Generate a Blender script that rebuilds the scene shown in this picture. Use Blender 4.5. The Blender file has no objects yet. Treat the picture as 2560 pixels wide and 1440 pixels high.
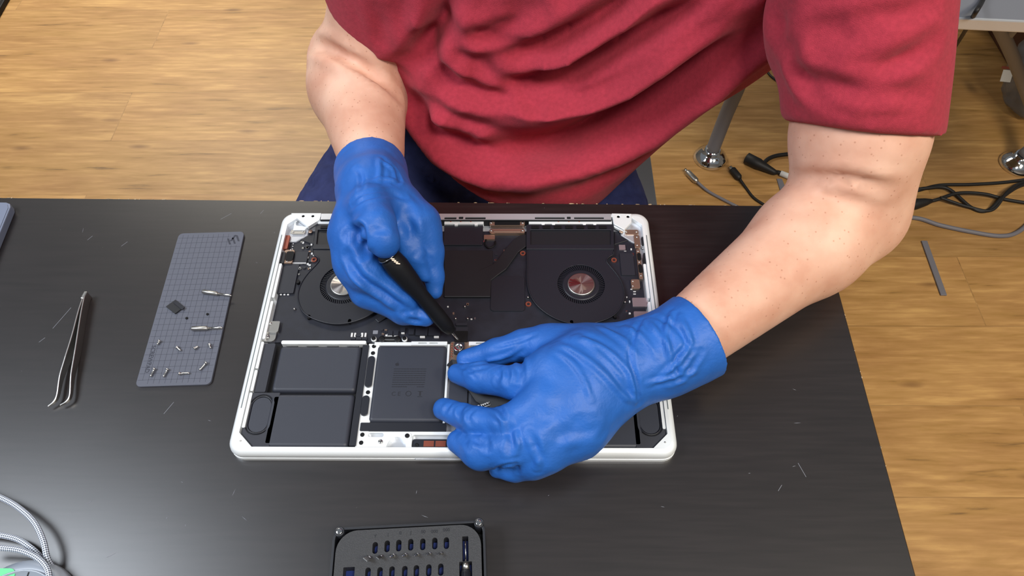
import bpy, bmesh, math, random
import numpy as np
from mathutils import Vector, Matrix, noise
from mathutils.bvhtree import BVHTree
from mathutils.geometry import tessellate_polygon
random.seed(7)
S = bpy.context.scene
COL = S.collection

# ---------------------------------------------------------------- camera, world, lights, exposure
CAMLOC = (0.0518, -0.34244, 0.5594); PITCH, YAW, ROLL, FPX = 0.60401, 0.01481, -0.01062, 1835.96
cd = bpy.data.cameras.new('camera'); cam = bpy.data.objects.new('camera', cd); COL.objects.link(cam)
RM = Matrix.Rotation(YAW, 3, 'Z') @ Matrix.Rotation(PITCH, 3, 'X') @ Matrix.Rotation(ROLL, 3, 'Z')
cam.matrix_world = Matrix.Translation(CAMLOC) @ RM.to_4x4()
cd.sensor_width = 36; cd.lens = 36*FPX/2560; cd.clip_start = .01
S.camera = cam
def srgb(c):
    return tuple((v/255/12.92 if v/255 <= .04045 else ((v/255+.055)/1.055)**2.4) for v in c)
W = bpy.data.worlds.new('room_light'); S.world = W; W.use_nodes = True
W.node_tree.nodes['Background'].inputs[0].default_value = (.82, .90, 1.0, 1)
W.node_tree.nodes['Background'].inputs[1].default_value = .20
def area(name, loc, target, sx, sy, power, col, spread=math.pi):
    l = bpy.data.lights.new(name, 'AREA'); l.shape = 'RECTANGLE'; l.size = sx; l.size_y = sy; l.energy = power; l.color = col
    o = bpy.data.objects.new(name, l); COL.objects.link(o); o.location = loc; l.spread = spread
    o.rotation_euler = (Vector(target)-Vector(loc)).to_track_quat('-Z', 'Y').to_euler(); return o
area('window_daylight', (-1.14, -.17, 1.34), (-.15, .05, 0), .70, .62, 23, (.84, .91, 1.0))
area('ceiling_panel_front', (.45, -.85, 1.85), (.15, .25, .1), .5, .4, 25, (1.0, .96, .93))
area('ceiling_panel_right', (1.6, -.8, 1.9), (1.4, -.5, -.7), .6, .6, 21, (1.0, .9, .70), 1.7)
area('ceiling_panel_rear', (-1.4, 3.0, 1.9), (-1.3, 1.6, -.7), 1.4, .8, 28, (1.0, .94, .82), 1.5)
S.view_settings.view_transform = 'Standard'; S.view_settings.look = 'None'
S.view_settings.exposure = 0; S.view_settings.gamma = 1; S.view_settings.use_curve_mapping = False

# ---------------------------------------------------------------- photograph ray -> point on a real plane
def ray(px, py):
    return (RM @ Vector(((px-1280)/FPX, (720-py)/FPX, -1))).normalized()
def at(px, py, z=0.0):
    d = ray(px, py); c = Vector(CAMLOC); return c + d*((z-c.z)/d.z)
def ad(px, py, s):
    return Vector(CAMLOC)+ray(px, py)*s

# ---------------------------------------------------------------- materials
def mat(name, rgb, rough=.5, metal=0, var=None, bump=None, spec=.5, alpha=1, trans=0, coat=0, sheen=0, lin=False, sss=0):
    m = bpy.data.materials.new(name); m.use_nodes = True; n = m.node_tree.nodes; L = m.node_tree.links
    b = n['Principled BSDF']; c = rgb if lin else srgb(rgb)
    b.inputs['Base Color'].default_value = (*c, 1); b.inputs['Roughness'].default_value = rough
    b.inputs['Metallic'].default_value = metal; b.inputs['Specular IOR Level'].default_value = spec
    b.inputs['Alpha'].default_value = alpha; b.inputs['Transmission Weight'].default_value = trans
    b.inputs['Coat Weight'].default_value = coat; b.inputs['Sheen Weight'].default_value = sheen
    if sss:
        b.inputs['Subsurface Weight'].default_value = sss; b.inputs['Subsurface Radius'].default_value = (.01, .004, .002)
    tc = n.new('ShaderNodeTexCoord')
    if var:   # (scale, amount, stretch)
        sc, amt, st = var; mp = n.new('ShaderNodeMapping'); mp.inputs['Scale'].default_value = st
        L.new(tc.outputs['Object'], mp.inputs[0]); t = n.new('ShaderNodeTexNoise'); t.inputs['Scale'].default_value = sc
        t.inputs['Detail'].default_value = 6; L.new(mp.outputs[0], t.inputs[0])
        r = n.new('ShaderNodeValToRGB'); L.new(t.outputs[0], r.inputs[0])
        r.color_ramp.elements[0].position = .3; r.color_ramp.elements[1].position = .7
        r.color_ramp.elements[0].color = (*[v*(1-amt) for v in c], 1); r.color_ramp.elements[1].color = (*[min(1, v*(1+amt)) for v in c], 1)
        L.new(r.outputs[0], b.inputs['Base Color'])
    if bump:  # (scale, strength)
        t = n.new('ShaderNodeTexNoise'); t.inputs['Scale'].default_value = bump[0]; t.inputs['Detail'].default_value = 4
        L.new(tc.outputs['Object'], t.inputs[0]); bp = n.new('ShaderNodeBump'); bp.inputs['Strength'].default_value = bump[1]
        bp.inputs['Distance'].default_value = .001; L.new(t.outputs[0], bp.inputs['Height']); L.new(bp.outputs[0], b.inputs['Normal'])
    return m
M = {}
M['silver'] = mat('anodised_aluminium', (242, 246, 248), .42, .3, bump=(900, .05))
M['silver_dark'] = mat('milled_aluminium', (205, 208, 214), .36, .6)
M['chrome'] = mat('chrome', (225, 225, 225), .08, 1)
M['steel'] = mat('steel', (200, 198, 195), .25, 1)
M['steel_brush'] = mat('brushed_steel', (190, 188, 184), .35, 1)
M['gold'] = mat('bronze_shield', (176, 150, 132), .35, .8)
M['copper'] = mat('copper', (150, 82, 66), .4, .5)
M['black'] = mat('black_plastic', (22, 23, 28), .5)
M['grip'] = mat('driver_grip', (12, 13, 17), .6, spec=.3)
M['groove_shade'] = mat('rim_shadow_line', (120, 128, 130), .5, .5)
M['deep'] = mat('matte_black', (10, 10, 13), .6, spec=.3)
M['fan'] = mat('fan_housing', (29, 31, 39), .4, bump=(1500, .04))
M['pcb'] = mat('circuit_board', (26, 28, 38), .5, var=(120, .25, (1, 1, 1)))
M['battery'] = mat('battery_wrap', (48, 51, 61), .5, bump=(1800, .05))
M['foam'] = mat('speaker_foam', (48, 50, 58), .75, bump=(2500, .2))
M['chip'] = mat('chip_epoxy', (38, 40, 48), .4)
M['ink'] = mat('battery_print', (27, 28, 35), .6)
M['white'] = mat('white_solder', (205, 205, 205), .4)
M['lilac'] = mat('memory_can', (170, 155, 160), .35, .6)
M['glove'] = mat('nitrile_glove', (37, 97, 180), .5, var=(60, .08, (1, 1, 1)), bump=(420, .25), spec=.4, coat=.0)
M['shirt'] = mat('crimson_jersey', (166, 50, 66), .85, var=(260, .10, (1, 1, 1)), bump=(1500, .5), sheen=.08, spec=.2)
M['trousers'] = mat('navy_cotton', (52, 58, 98), .9, var=(90, .15, (1, 1, 1)), bump=(1400, .5), spec=.15)
M['mat'] = mat('magnetic_mat', (84, 87, 99), .6)
M['matline'] = mat('mat_grid_ink', (46, 48, 60), .6)
M['grey'] = mat('grey_paint', (120, 122, 130), .5)
M['cable'] = mat('black_cable', (24, 22, 22), .55)
M['greycable'] = mat('grey_cable', (112, 110, 118), .55)
M['box'] = mat('case_plastic', (48, 49, 52), .6, var=(900, .2, (1, 1, 1)), bump=(1600, .35))
M['boxrim'] = mat('case_rim_plastic', (34, 36, 42), .42)
M['blue'] = mat('blue_tray', (22, 46, 120), .5)
M['green'] = mat('green_sticker', (90, 215, 135), .5)
M['tablet'] = mat('slate_tablet', (112, 120, 140), .45)
M['label'] = mat('white_label', (215, 215, 215), .6)
M['hair'] = mat('brown_hair', (60, 42, 30), .6, var=(200, .4, (1, 1, 8)))
M['shoe'] = mat('shoe_leather', (30, 28, 28), .5)
M['wall'] = mat('pale_wall_paint', (205, 205, 200), .8)
M['seat'] = mat('grey_seat_fabric', (105, 108, 118), .8, bump=(800, .4))
M['card'] = mat('brown_cardboard', (92, 56, 34), .8)
M['chipwood'] = mat('bare_chipboard', (176, 150, 118), .9)

def skin_mat():
    m = mat('skin', (228, 172, 146), .55, sss=.12, bump=(300, .12), spec=.35); n = m.node_tree.nodes; L = m.node_tree.links; b = n['Principled BSDF']
    tc = n.new('ShaderNodeTexCoord'); t = n.new('ShaderNodeTexNoise'); t.inputs['Scale'].default_value = 28; t.inputs['Detail'].default_value = 5
    L.new(tc.outputs['Object'], t.inputs[0]); r = n.new('ShaderNodeValToRGB'); L.new(t.outputs[0], r.inputs[0])
    r.color_ramp.elements[0].position = .32; r.color_ramp.elements[0].color = (*srgb((208, 156, 132)), 1)
    r.color_ramp.elements[1].position = .68; r.color_ramp.elements[1].color = (*srgb((228, 184, 160)), 1)
    v = n.new('ShaderNodeTexVoronoi'); v.inputs['Scale'].default_value = 170; L.new(tc.outputs['Object'], v.inputs[0])
    r2 = n.new('ShaderNodeValToRGB'); L.new(v.outputs['Distance'], r2.inputs[0])
    r2.color_ramp.elements[0].position = .06; r2.color_ramp.elements[0].color = (.55, .38, .3, 1); r2.color_ramp.elements[1].position = .17; r2.color_ramp.elements[1].color = (1, 1, 1, 1)
    mx = n.new('ShaderNodeMix'); mx.data_type = 'RGBA'; mx.blend_type = 'MULTIPLY'; mx.inputs['Factor'].default_value = .55
    L.new(r.outputs[0], mx.inputs['A']); L.new(r2.outputs[0], mx.inputs['B']); L.new(mx.outputs['Result'], b.inputs['Base Color'])
    return m
M['skin'] = skin_mat()

def floor_mat():
    m = bpy.data.materials.new('oak_vinyl_planks'); m.use_nodes = True; n = m.node_tree.nodes; L = m.node_tree.links; b = n['Principled BSDF']
    tc = n.new('ShaderNodeTexCoord')
    br = n.new('ShaderNodeTexBrick'); br.offset = .37; br.inputs['Scale'].default_value = 1; br.inputs['Brick Width'].default_value = 1.22; br.inputs['Row Height'].default_value = .18
    br.inputs['Mortar Size'].default_value = .0012; br.inputs['Color1'].default_value = (.35, .35, .35, 1); br.inputs['Color2'].default_value = (.65, .65, .65, 1)
    br.inputs['Mortar'].default_value = (.25, .25, .25, 1); br.inputs['Bias'].default_value = 0
    L.new(tc.outputs['Object'], br.inputs[0])
    def ns(scale, st, det=8, rough=.6, dist=0):
        mp = n.new('ShaderNodeMapping'); mp.inputs['Scale'].default_value = st; L.new(tc.outputs['Object'], mp.inputs[0])
        ad_ = n.new('ShaderNodeVectorMath'); ad_.operation = 'ADD'; L.new(mp.outputs[0], ad_.inputs[0])
        sc = n.new('ShaderNodeVectorMath'); sc.operation = 'SCALE'; sc.inputs['Scale'].default_value = 7; L.new(br.outputs[0], sc.inputs[0]); L.new(sc.outputs[0], ad_.inputs[1])
        t = n.new('ShaderNodeTexNoise'); t.inputs['Scale'].default_value = scale; t.inputs['Detail'].default_value = det; t.inputs['Roughness'].default_value = rough; t.inputs['Distortion'].default_value = dist
        L.new(ad_.outputs[0], t.inputs[0]); return t
    t1 = ns(2.2, (1, 8, 1), dist=1.4); t2 = ns(9, (1.2, 12, 1), 6, .5); t3 = ns(4, (1, 3.2, 1), 5)
    a = n.new('ShaderNodeMath'); a.operation = 'ADD'; L.new(t1.outputs[0], a.inputs[0]); L.new(t2.outputs[0], a.inputs[1])
    h = n.new('ShaderNodeMath'); h.operation = 'MULTIPLY'; h.inputs[1].default_value = .5; L.new(a.outputs[0], h.inputs[0])
    r = n.new('ShaderNodeValToRGB'); L.new(h.outputs[0], r.inputs[0]); e = r.color_ramp.elements
    e[0].position = .30; e[0].color = (*srgb((104, 76, 44)), 1); e[1].position = .64; e[1].color = (*srgb((200, 158, 98)), 1)
    q = e.new(.40); q.color = (*srgb((166, 126, 70)), 1); q = e.new(.52); q.color = (*srgb((180, 138, 84)), 1)
    r3 = n.new('ShaderNodeValToRGB'); L.new(t3.outputs[0], r3.inputs[0]); r3.color_ramp.elements[0].position = .3; r3.color_ramp.elements[0].color = (.80, .74, .72, 1); r3.color_ramp.elements[1].position = .6; r3.color_ramp.elements[1].color = (1, 1, 1, 1)
    mx = n.new('ShaderNodeMix'); mx.data_type = 'RGBA'; mx.blend_type = 'MULTIPLY'; mx.inputs['Factor'].default_value = 1
    L.new(r.outputs[0], mx.inputs['A']); L.new(r3.outputs[0], mx.inputs['B'])
    rb = n.new('ShaderNodeValToRGB'); L.new(br.outputs[0], rb.inputs[0]); rb.color_ramp.elements[0].position = .3; rb.color_ramp.elements[0].color = (.84, .84, .84, 1); rb.color_ramp.elements[1].position = .6; rb.color_ramp.elements[1].color = (1.05, 1.04, 1.02, 1)
    m2 = n.new('ShaderNodeMix'); m2.data_type = 'RGBA'; m2.blend_type = 'MULTIPLY'; m2.inputs['Factor'].default_value = 1
    L.new(mx.outputs['Result'], m2.inputs['A']); L.new(rb.outputs[0], m2.inputs['B']); L.new(m2.outputs['Result'], b.inputs['Base Color'])
    mk = n.new('ShaderNodeMapping'); mk.inputs['Scale'].default_value = (2.2, 7.5, 1); L.new(tc.outputs['Object'], mk.inputs[0])
    kv = n.new('ShaderNodeTexVoronoi'); kv.inputs['Scale'].default_value = 1.6; L.new(mk.outputs[0], kv.inputs[0])
    kr = n.new('ShaderNodeValToRGB'); L.new(kv.outputs['Distance'], kr.inputs[0]); kr.color_ramp.elements[0].position = .035; kr.color_ramp.elements[0].color = (.48, .42, .38, 1); kr.color_ramp.elements[1].position = .12; kr.color_ramp.elements[1].color = (1, 1, 1, 1)
    m3 = n.new('ShaderNodeMix'); m3.data_type = 'RGBA'; m3.blend_type = 'MULTIPLY'; m3.inputs['Factor'].default_value = .8
    L.new(m2.outputs['Result'], m3.inputs['A']); L.new(kr.outputs[0], m3.inputs['B']); L.new(m3.outputs['Result'], b.inputs['Base Color'])
    b.inputs['Roughness'].default_value = .5
    bp = n.new('ShaderNodeBump'); bp.inputs['Strength'].default_value = .15; bp.inputs['Distance'].default_value = .001; L.new(t2.outputs[0], bp.inputs['Height']); L.new(bp.outputs[0], b.inputs['Normal'])
    return m
M['floor'] = floor_mat()

def table_mat():
    m = bpy.data.materials.new('black_brown_laminate'); m.use_nodes = True; n = m.node_tree.nodes; L = m.node_tree.links; b = n['Principled BSDF']
    tc = n.new('ShaderNodeTexCoord'); mp = n.new('ShaderNodeMapping'); mp.inputs['Scale'].default_value = (3, 45, 1); L.new(tc.outputs['Object'], mp.inputs[0])
    t = n.new('ShaderNodeTexNoise'); t.inputs['Scale'].default_value = 6; t.inputs['Detail'].default_value = 8; L.new(mp.outputs[0], t.inputs[0])
    r = n.new('ShaderNodeValToRGB'); L.new(t.outputs[0], r.inputs[0]); r.color_ramp.elements[0].position = .3; r.color_ramp.elements[0].color = (*srgb((27, 23, 23)), 1)
    r.color_ramp.elements[1].position = .72; r.color_ramp.elements[1].color = (*srgb((36, 31, 31)), 1)
    # dust specks
    v = n.new('ShaderNodeTexVoronoi'); v.inputs['Scale'].default_value = 130; L.new(tc.outputs['Object'], v.inputs[0])
    n2 = n.new('ShaderNodeTexNoise'); n2.inputs['Scale'].default_value = 9; L.new(tc.outputs['Object'], n2.inputs[0])
    w = n.new('ShaderNodeTexWhiteNoise'); w.noise_dimensions = '3D'; L.new(v.outputs['Position'], w.inputs[0])
    sz = n.new('ShaderNodeMath'); sz.operation = 'MULTIPLY_ADD'; sz.inputs[1].default_value = .34; sz.inputs[2].default_value = -.30; L.new(w.outputs[0], sz.inputs[0])
    lt = n.new('ShaderNodeMath'); lt.operation = 'LESS_THAN'; L.new(v.outputs['Distance'], lt.inputs[0]); L.new(sz.outputs[0], lt.inputs[1])
    mx = n.new('ShaderNodeMix'); mx.data_type = 'RGBA'; L.new(lt.outputs[0], mx.inputs['Factor']); L.new(r.outputs[0], mx.inputs['A']); mx.inputs['B'].default_value = (*srgb((120, 118, 120)), 1)
    L.new(mx.outputs['Result'], b.inputs['Base Color'])
    rr = n.new('ShaderNodeMapRange'); rr.inputs['To Min'].default_value = .30; rr.inputs['To Max'].default_value = .35; L.new(n2.outputs[0], rr.inputs[0]); L.new(rr.outputs[0], b.inputs['Roughness'])
    b.inputs['Specular IOR Level'].default_value = .95
    bp = n.new('ShaderNodeBump'); bp.inputs['Strength'].default_value = .03; bp.inputs['Distance'].default_value = .0004; L.new(t.outputs[0], bp.inputs['Height']); L.new(bp.outputs[0], b.inputs['Normal'])
    return m
M['table'] = table_mat()

def braid_mat():
    m = mat('braided_sleeve', (170, 178, 196), .6); n = m.node_tree.nodes; L = m.node_tree.links; b = n['Principled BSDF']
    uv = n.new('ShaderNodeUVMap'); uv.uv_map = 'UVMap'; mp = n.new('ShaderNodeMapping'); L.new(uv.outputs[0], mp.inputs[0])
    mp.inputs['Rotation'].default_value = (0, 0, math.radians(45)); mp.inputs['Scale'].default_value = (1, 1, 1)
    ck = n.new('ShaderNodeTexChecker'); ck.inputs['Scale'].default_value = 1.0; L.new(mp.outputs[0], ck.inputs[0])
    ck.inputs['Color1'].default_value = (*srgb((222, 230, 245)), 1); ck.inputs['Color2'].default_value = (*srgb((88, 96, 110)), 1)
    L.new(ck.outputs[0], b.inputs['Base Color']); return m
M['braid'] = braid_mat()
def hub_mat():
    m = mat('turned_metal_hub', (205, 196, 190), .3, 1); n = m.node_tree.nodes; L = m.node_tree.links; b = n['Principled BSDF']
    b.inputs['Anisotropic'].default_value = .85
    tg = n.new('ShaderNodeTangent'); tg.direction_type = 'RADIAL'; tg.axis = 'Z'; L.new(tg.outputs[0], b.inputs['Tangent']); b.inputs['Anisotropic Rotation'].default_value = .25
    return m
M['hub'] = hub_mat()
M['bag'] = mat('clear_plastic_bag', (120, 124, 130), .25, alpha=.55)
M['tinwhite'] = mat('pale_plastic', (150, 158, 170), .35)
M['clear'] = mat('clear_plastic', (150, 160, 172), .15, spec=.6)

# ---------------------------------------------------------------- object helpers
def tag(o, label=None, cat=None, group=None, kind=None):
    if label: o['label'] = label
    if cat: o['category'] = cat
    if group: o['group'] = group
    if kind: o['kind'] = kind
    return o
def empty(name, loc, label, cat, group=None):
    o = bpy.data.objects.new(name, None); COL.objects.link(o); o.location = loc; o.empty_display_size = .02
    o.matrix_world = Matrix.Translation(loc); return tag(o, label, cat, group)
def wloc(o):
    v = Vector((0, 0, 0))
    while o: v = v + o.location; o = o.parent
    return v
def link(name, me, m, parent=None, origin=None, smooth=None):
    """mesh data in world coordinates -> object whose origin sits at the mesh's base, parented without moving"""
    if origin is None:
        cs = [v.co for v in me.vertices]
        origin = Vector(((min(c.x for c in cs)+max(c.x for c in cs))/2, (min(c.y for c in cs)+max(c.y for c in cs))/2, min(c.z for c in cs)))
    origin = Vector(origin)
    me.transform(Matrix.Translation(-origin))
    o = bpy.data.objects.new(name, me); COL.objects.link(o)
    if m: me.materials.append(M[m] if isinstance(m, str) else m)
    o.location = origin - (wloc(parent) if parent else Vector((0, 0, 0)))
    if parent: o.parent = parent
    if smooth is not None:
        for p in me.polygons: p.use_smooth = smooth
    return o
def bevel(o, w, seg=2, ang=40):
    b = o.modifiers.new('bevel', 'BEVEL'); b.width = w; b.segments = seg; b.limit_method = 'ANGLE'; b.angle_limit = math.radians(ang)
    b.use_clamp_overlap = True; return o
class MB:
    def __init__(s): s.bm = bmesh.new()
    def box(s, x0, x1, y0, y1, z0, z1, mtx=None):
        r = bmesh.ops.create_cube(s.bm, size=1); vs = r['verts']
        for v in vs:
            v.co = Vector(((x0+x1)/2+v.co.x*(x1-x0), (y0+y1)/2+v.co.y*(y1-y0), (z0+z1)/2+v.co.z*(z1-z0)))
            if mtx: v.co = mtx @ v.co
        return s
    def prism(s, outer, z0, z1, holes=()):
        loops = [[Vector((p[0], p[1], 0)) for p in outer]]+[[Vector((p[0], p[1], 0)) for p in h] for h in holes]
        flat = [p for l in loops for p in l]; tris = tessellate_polygon([[p*1000 for p in l] for l in loops])
        top = [s.bm.verts.new((p.x, p.y, z1)) for p in flat]; bot = [s.bm.verts.new((p.x, p.y, z0)) for p in flat]
        for t in tris:
            a, b, c = [flat[i] for i in t]
            if (b-a).cross(c-a).z < 0: t = (t[0], t[2], t[1])
            try:
                s.bm.faces.new([top[i] for i in t]); s.bm.faces.new([bot[i] for i in reversed(t)])
            except ValueError: pass
        k = 0
        for l in loops:
            n = len(l)
            for i in range(n):
                j = (i+1) % n
                try: s.bm.faces.new([bot[k+i], bot[k+j], top[k+j], top[k+i]])
                except ValueError: pass
            k += n
        return s
    def tube(s, pts, r, n=10, uv=False, capped=True):
        pts = [Vector(p) for p in pts]; rings = []; m = len(pts)
        rad = r if hasattr(r, '__len__') else [r]*m
        t = (pts[1]-pts[0]).normalized(); up = Vector((0, 0, 1)) if abs(t.z) < .9 else Vector((1, 0, 0)); u = t.cross(up).normalized()
        lay = (s.bm.loops.layers.uv.get('UVMap') or s.bm.loops.layers.uv.new('UVMap')) if uv else None; L = 0; lens = [0]
        for i in range(m):
            t = (pts[min(i+1, m-1)]-pts[max(i-1, 0)]).normalized(); u = (u-t*u.dot(t)).normalized(); w = t.cross(u)
            rings.append([s.bm.verts.new(pts[i]+(u*math.cos(2*math.pi*k/n)+w*math.sin(2*math.pi*k/n))*rad[i]) for k in range(n)])
            if i: L += (pts[i]-pts[i-1]).length; lens.append(L)
        for i in range(m-1):
            for k in range(n):
                f = s.bm.faces.new([rings[i][k], rings[i][(k+1) % n], rings[i+1][(k+1) % n], rings[i+1][k]]); f.smooth = True
                if lay:
                    q = uv
                    for lp, (a, b) in zip(f.loops, [(i, k), (i, k+1), (i+1, k+1), (i+1, k)]): lp[lay].uv = (b/n*q, lens[a]/(2*math.pi*rad[0])*q)
        if capped: s.bm.faces.new(list(reversed(rings[0]))); s.bm.faces.new(rings[-1])
        return s
    def lathe(s, prof, org, ax=(0, 0, 1), n=20, squash=None):
        """prof: (radius, height) along the axis"""
        org = Vector(org); ax = Vector(ax).normalized(); u = ax.orthogonal().normalized()
        if abs(ax.z) > .99: u = Vector((1, 0, 0))
        w = ax.cross(u); rings = []
        for (r, h) in prof:
            if r < 1e-7: rings.append([s.bm.verts.new(org+ax*h)])
            else: rings.append([s.bm.verts.new(org+ax*h+(u*math.cos(2*math.pi*k/n)+w*math.sin(2*math.pi*k/n))*r) for k in range(n)])
        for a, b in zip(rings[:-1], rings[1:]):
            for k in range(n):
                j = (k+1) % n
                if len(a) == 1 and len(b) == 1: continue
                if len(a) == 1: f = s.bm.faces.new([a[0], b[j], b[k]])
                elif len(b) == 1: f = s.bm.faces.new([a[k], a[j], b[0]])
                else: f = s.bm.faces.new([a[k], a[j], b[j], b[k]])
                f.smooth = True
        if len(rings[0]) > 1: s.bm.faces.new(list(reversed(rings[0])))
        if len(rings[-1]) > 1: s.bm.faces.new(rings[-1])
        return s
    def build(s, name, m, parent=None, bev=None, seg=2, origin=None, sharp=None):
        bmesh.ops.recalc_face_normals(s.bm, faces=s.bm.faces)
        me = bpy.data.meshes.new(name); s.bm.to_mesh(me); s.bm.free()
        o = link(name, me, m, parent, origin)
        if sharp is not None: me.set_sharp_from_angle(angle=math.radians(sharp))
        if bev: bevel(o, bev, seg)
        return o
def rrect(x0, x1, y0, y1, r, n=5):
    if x0 > x1: x0, x1 = x1, x0
    if y0 > y1: y0, y1 = y1, y0
    r = min(r, (x1-x0)/2-1e-6, (y1-y0)/2-1e-6); P = []
    for cx, cy, a0 in ((x1-r, y1-r, 0), (x0+r, y1-r, 90), (x0+r, y0+r, 180), (x1-r, y0+r, 270)):
        for i in range(n+1):
            a = math.radians(a0+90*i/n); P.append((cx+r*math.cos(a), cy+r*math.sin(a)))
    return P
def pillow(name, x0, x1, y0, y1, r, z0, z1, b, m, par):
    m_ = MB(); prev = None; st = [(0, z0), (0, z1-b)]+[(b*(1-math.cos(math.radians(a))), z1-b+b*math.sin(math.radians(a))) for a in (20, 40, 60, 78, 90)]
    for off, z in st:
        ring = [m_.bm.verts.new((x, y, z)) for x, y in rrect(x0+off, x1-off, y0+off, y1-off, max(r-off*.6, .0006), 6)]
        if prev:
            for i in range(len(ring)): f = m_.bm.faces.new([prev[i], prev[(i+1) % len(ring)], ring[(i+1) % len(ring)], ring[i]]); f.smooth = True
        prev = ring
    m_.bm.faces.new(prev); return m_.build(name, m, par)
def circle(cx, cy, r, n=24): return [(cx+r*math.cos(2*math.pi*i/n), cy+r*math.sin(2*math.pi*i/n)) for i in range(n)]
def spline(pts, n=8):
    P = [Vector(p) for p in pts]; P = [P[0]*2-P[1]]+P+[P[-1]*2-P[-2]]; out = []
    for i in range(1, len(P)-2):
        a, b, c, d = P[i-1:i+3]
        for k in range(n):
            t = k/n; out.append(.5*((2*b)+(c-a)*t+(2*a-5*b+4*c-d)*t*t+(3*b-a-3*c+d)*t**3))
    out.append(P[-2]); return out
def text_obj(name, body, size, loc, rotz, m, parent, depth=.0002, mtx=None):
    c = bpy.data.curves.new(name, 'FONT'); c.body = body; c.size = size; c.extrude = depth/2; c.align_x = 'CENTER'; c.align_y = 'CENTER'; c.resolution_u = 3
    t = bpy.data.objects.new(name, c); COL.objects.link(t); dg = bpy.context.evaluated_depsgraph_get(); dg.update()
    me = bpy.data.meshes.new_from_object(t.evaluated_get(dg)); bpy.data.objects.remove(t); me.materials.clear()
    me.transform(mtx if mtx else Matrix.Translation(loc) @ Matrix.Rotation(rotz, 4, 'Z')); return link(name, me, m, parent)

# ---------------------------------------------------------------- implicit surfaces (numpy surface nets)
class Field:
    def __init__(s, lo, hi, h):
        s.lo = np.array(lo, np.float32); s.h = h; n = np.ceil((np.array(hi)-np.array(lo))/h).astype(int)+1; s.n = n
        s.X = (lo[0]+np.arange(n[0])*h).astype(np.float32)[:, None, None]; s.Y = (lo[1]+np.arange(n[1])*h).astype(np.float32)[None, :, None]
        s.Z = (lo[2]+np.arange(n[2])*h).astype(np.float32)[None, None, :]
    def cone(s, a, b, ra, rb, flat=1.0, fax=(0, 0, 1)):
        a = Vector(a); b = Vector(b); d = b-a; L2 = max(d.length_squared, 1e-9)
        px, py, pz = s.X-a.x, s.Y-a.y, s.Z-a.z
        t = np.clip((px*d.x+py*d.y+pz*d.z)/L2, 0, 1)
        qx, qy, qz = px-t*d.x, py-t*d.y, pz-t*d.z
        if flat != 1.0:  # stretch distance along fax -> elliptical section thinner along fax
            f = Vector(fax).normalized(); k = qx*f.x+qy*f.y+qz*f.z; e = (1/flat**2-1)
            return np.sqrt(qx*qx+qy*qy+qz*qz+e*k*k)-(ra+t*(rb-ra))
        return np.sqrt(qx*qx+qy*qy+qz*qz)-(ra+t*(rb-ra))
    def ell(s, c, r):
        px, py, pz = s.X-c[0], s.Y-c[1], s.Z-c[2]
        k0 = np.sqrt((px/r[0])**2+(py/r[1])**2+(pz/r[2])**2); k1 = np.sqrt((px/r[0]**2)**2+(py/r[1]**2)**2+(pz/r[2]**2)**2)+1e-6
        return k0*(k0-1)/k1
    def turned(s, c, ang):
        """the same grid seen from a frame turned about the x axis at c"""
        g = Field.__new__(Field); g.lo, g.h, g.n = s.lo, s.h, s.n; ca, sa = math.cos(ang), math.sin(ang); y, z = s.Y-c.y, s.Z-c.z
        g.X = s.X; g.Y = c.y+ca*y+sa*z; g.Z = c.z-sa*y+ca*z; return g
    def plane(s, p, n):
        n = Vector(n).normalized(); return (s.X-p[0])*n.x+(s.Y-p[1])*n.y+(s.Z-p[2])*n.z
def smin(a, b, k):
    h = np.clip(.5+.5*(b-a)/k, 0, 1); return b*(1-h)+a*h-k*h*(1-h)
def nets(F, fld):
    sg = F < 0; nx, ny, nz = F.shape
    c = [(i, j, k) for i in (0, 1) for j in (0, 1) for k in (0, 1)]
    cnt = np.zeros((nx-1, ny-1, nz-1), np.int8)
    for i, j, k in c: cnt += sg[i:nx-1+i, j:ny-1+j, k:nz-1+k]
    I, J, K = np.nonzero((cnt > 0) & (cnt < 8)); idx = np.full((nx-1, ny-1, nz-1), -1, np.int32); idx[I, J, K] = np.arange(len(I))
    acc = np.zeros((len(I), 3)); w = np.zeros(len(I))
    val = {q: F[I+q[0], J+q[1], K+q[2]] for q in c}
    for q in c:
        for ax in range(3):
            if q[ax]: continue
            p = list(q); p[ax] = 1; p = tuple(p); a, b = val[q], val[p]; m = (a < 0) != (b < 0)
            t = np.where(m, a/np.where(m, a-b, 1), 0); pos = np.tile(np.array(q, float), (len(I), 1)); pos[:, ax] += t
            acc[m] += pos[m]; w[m] += 1
    V = fld.lo+(np.stack([I, J, K], 1)+acc/w[:, None])*fld.h
    faces = []
    for ax in range(3):
        sl0 = [slice(None)]*3; sl1 = [slice(None)]*3; sl0[ax] = slice(0, -1); sl1[ax] = slice(1, None)
        A = sg[tuple(sl0)]; B = sg[tuple(sl1)]; E = np.stack(np.nonzero(A != B), 1)
        u, v = [(1, 2), (2, 0), (0, 1)][ax]
        ok = (E[:, u] > 0) & (E[:, v] > 0) & (E[:, u] < F.shape[u]-1) & (E[:, v] < F.shape[v]-1); E = E[ok]
        def g(du, dv):
            q = E.copy(); q[:, u] -= du; q[:, v] -= dv; return idx[q[:, 0], q[:, 1], q[:, 2]]
        Q = np.stack([g(1, 1), g(0, 1), g(0, 0), g(1, 0)], 1); inside = A[E[:, 0], E[:, 1], E[:, 2]]
        Q[~inside] = Q[~inside][:, ::-1]; faces.append(Q)
    return V, np.concatenate(faces)
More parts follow.
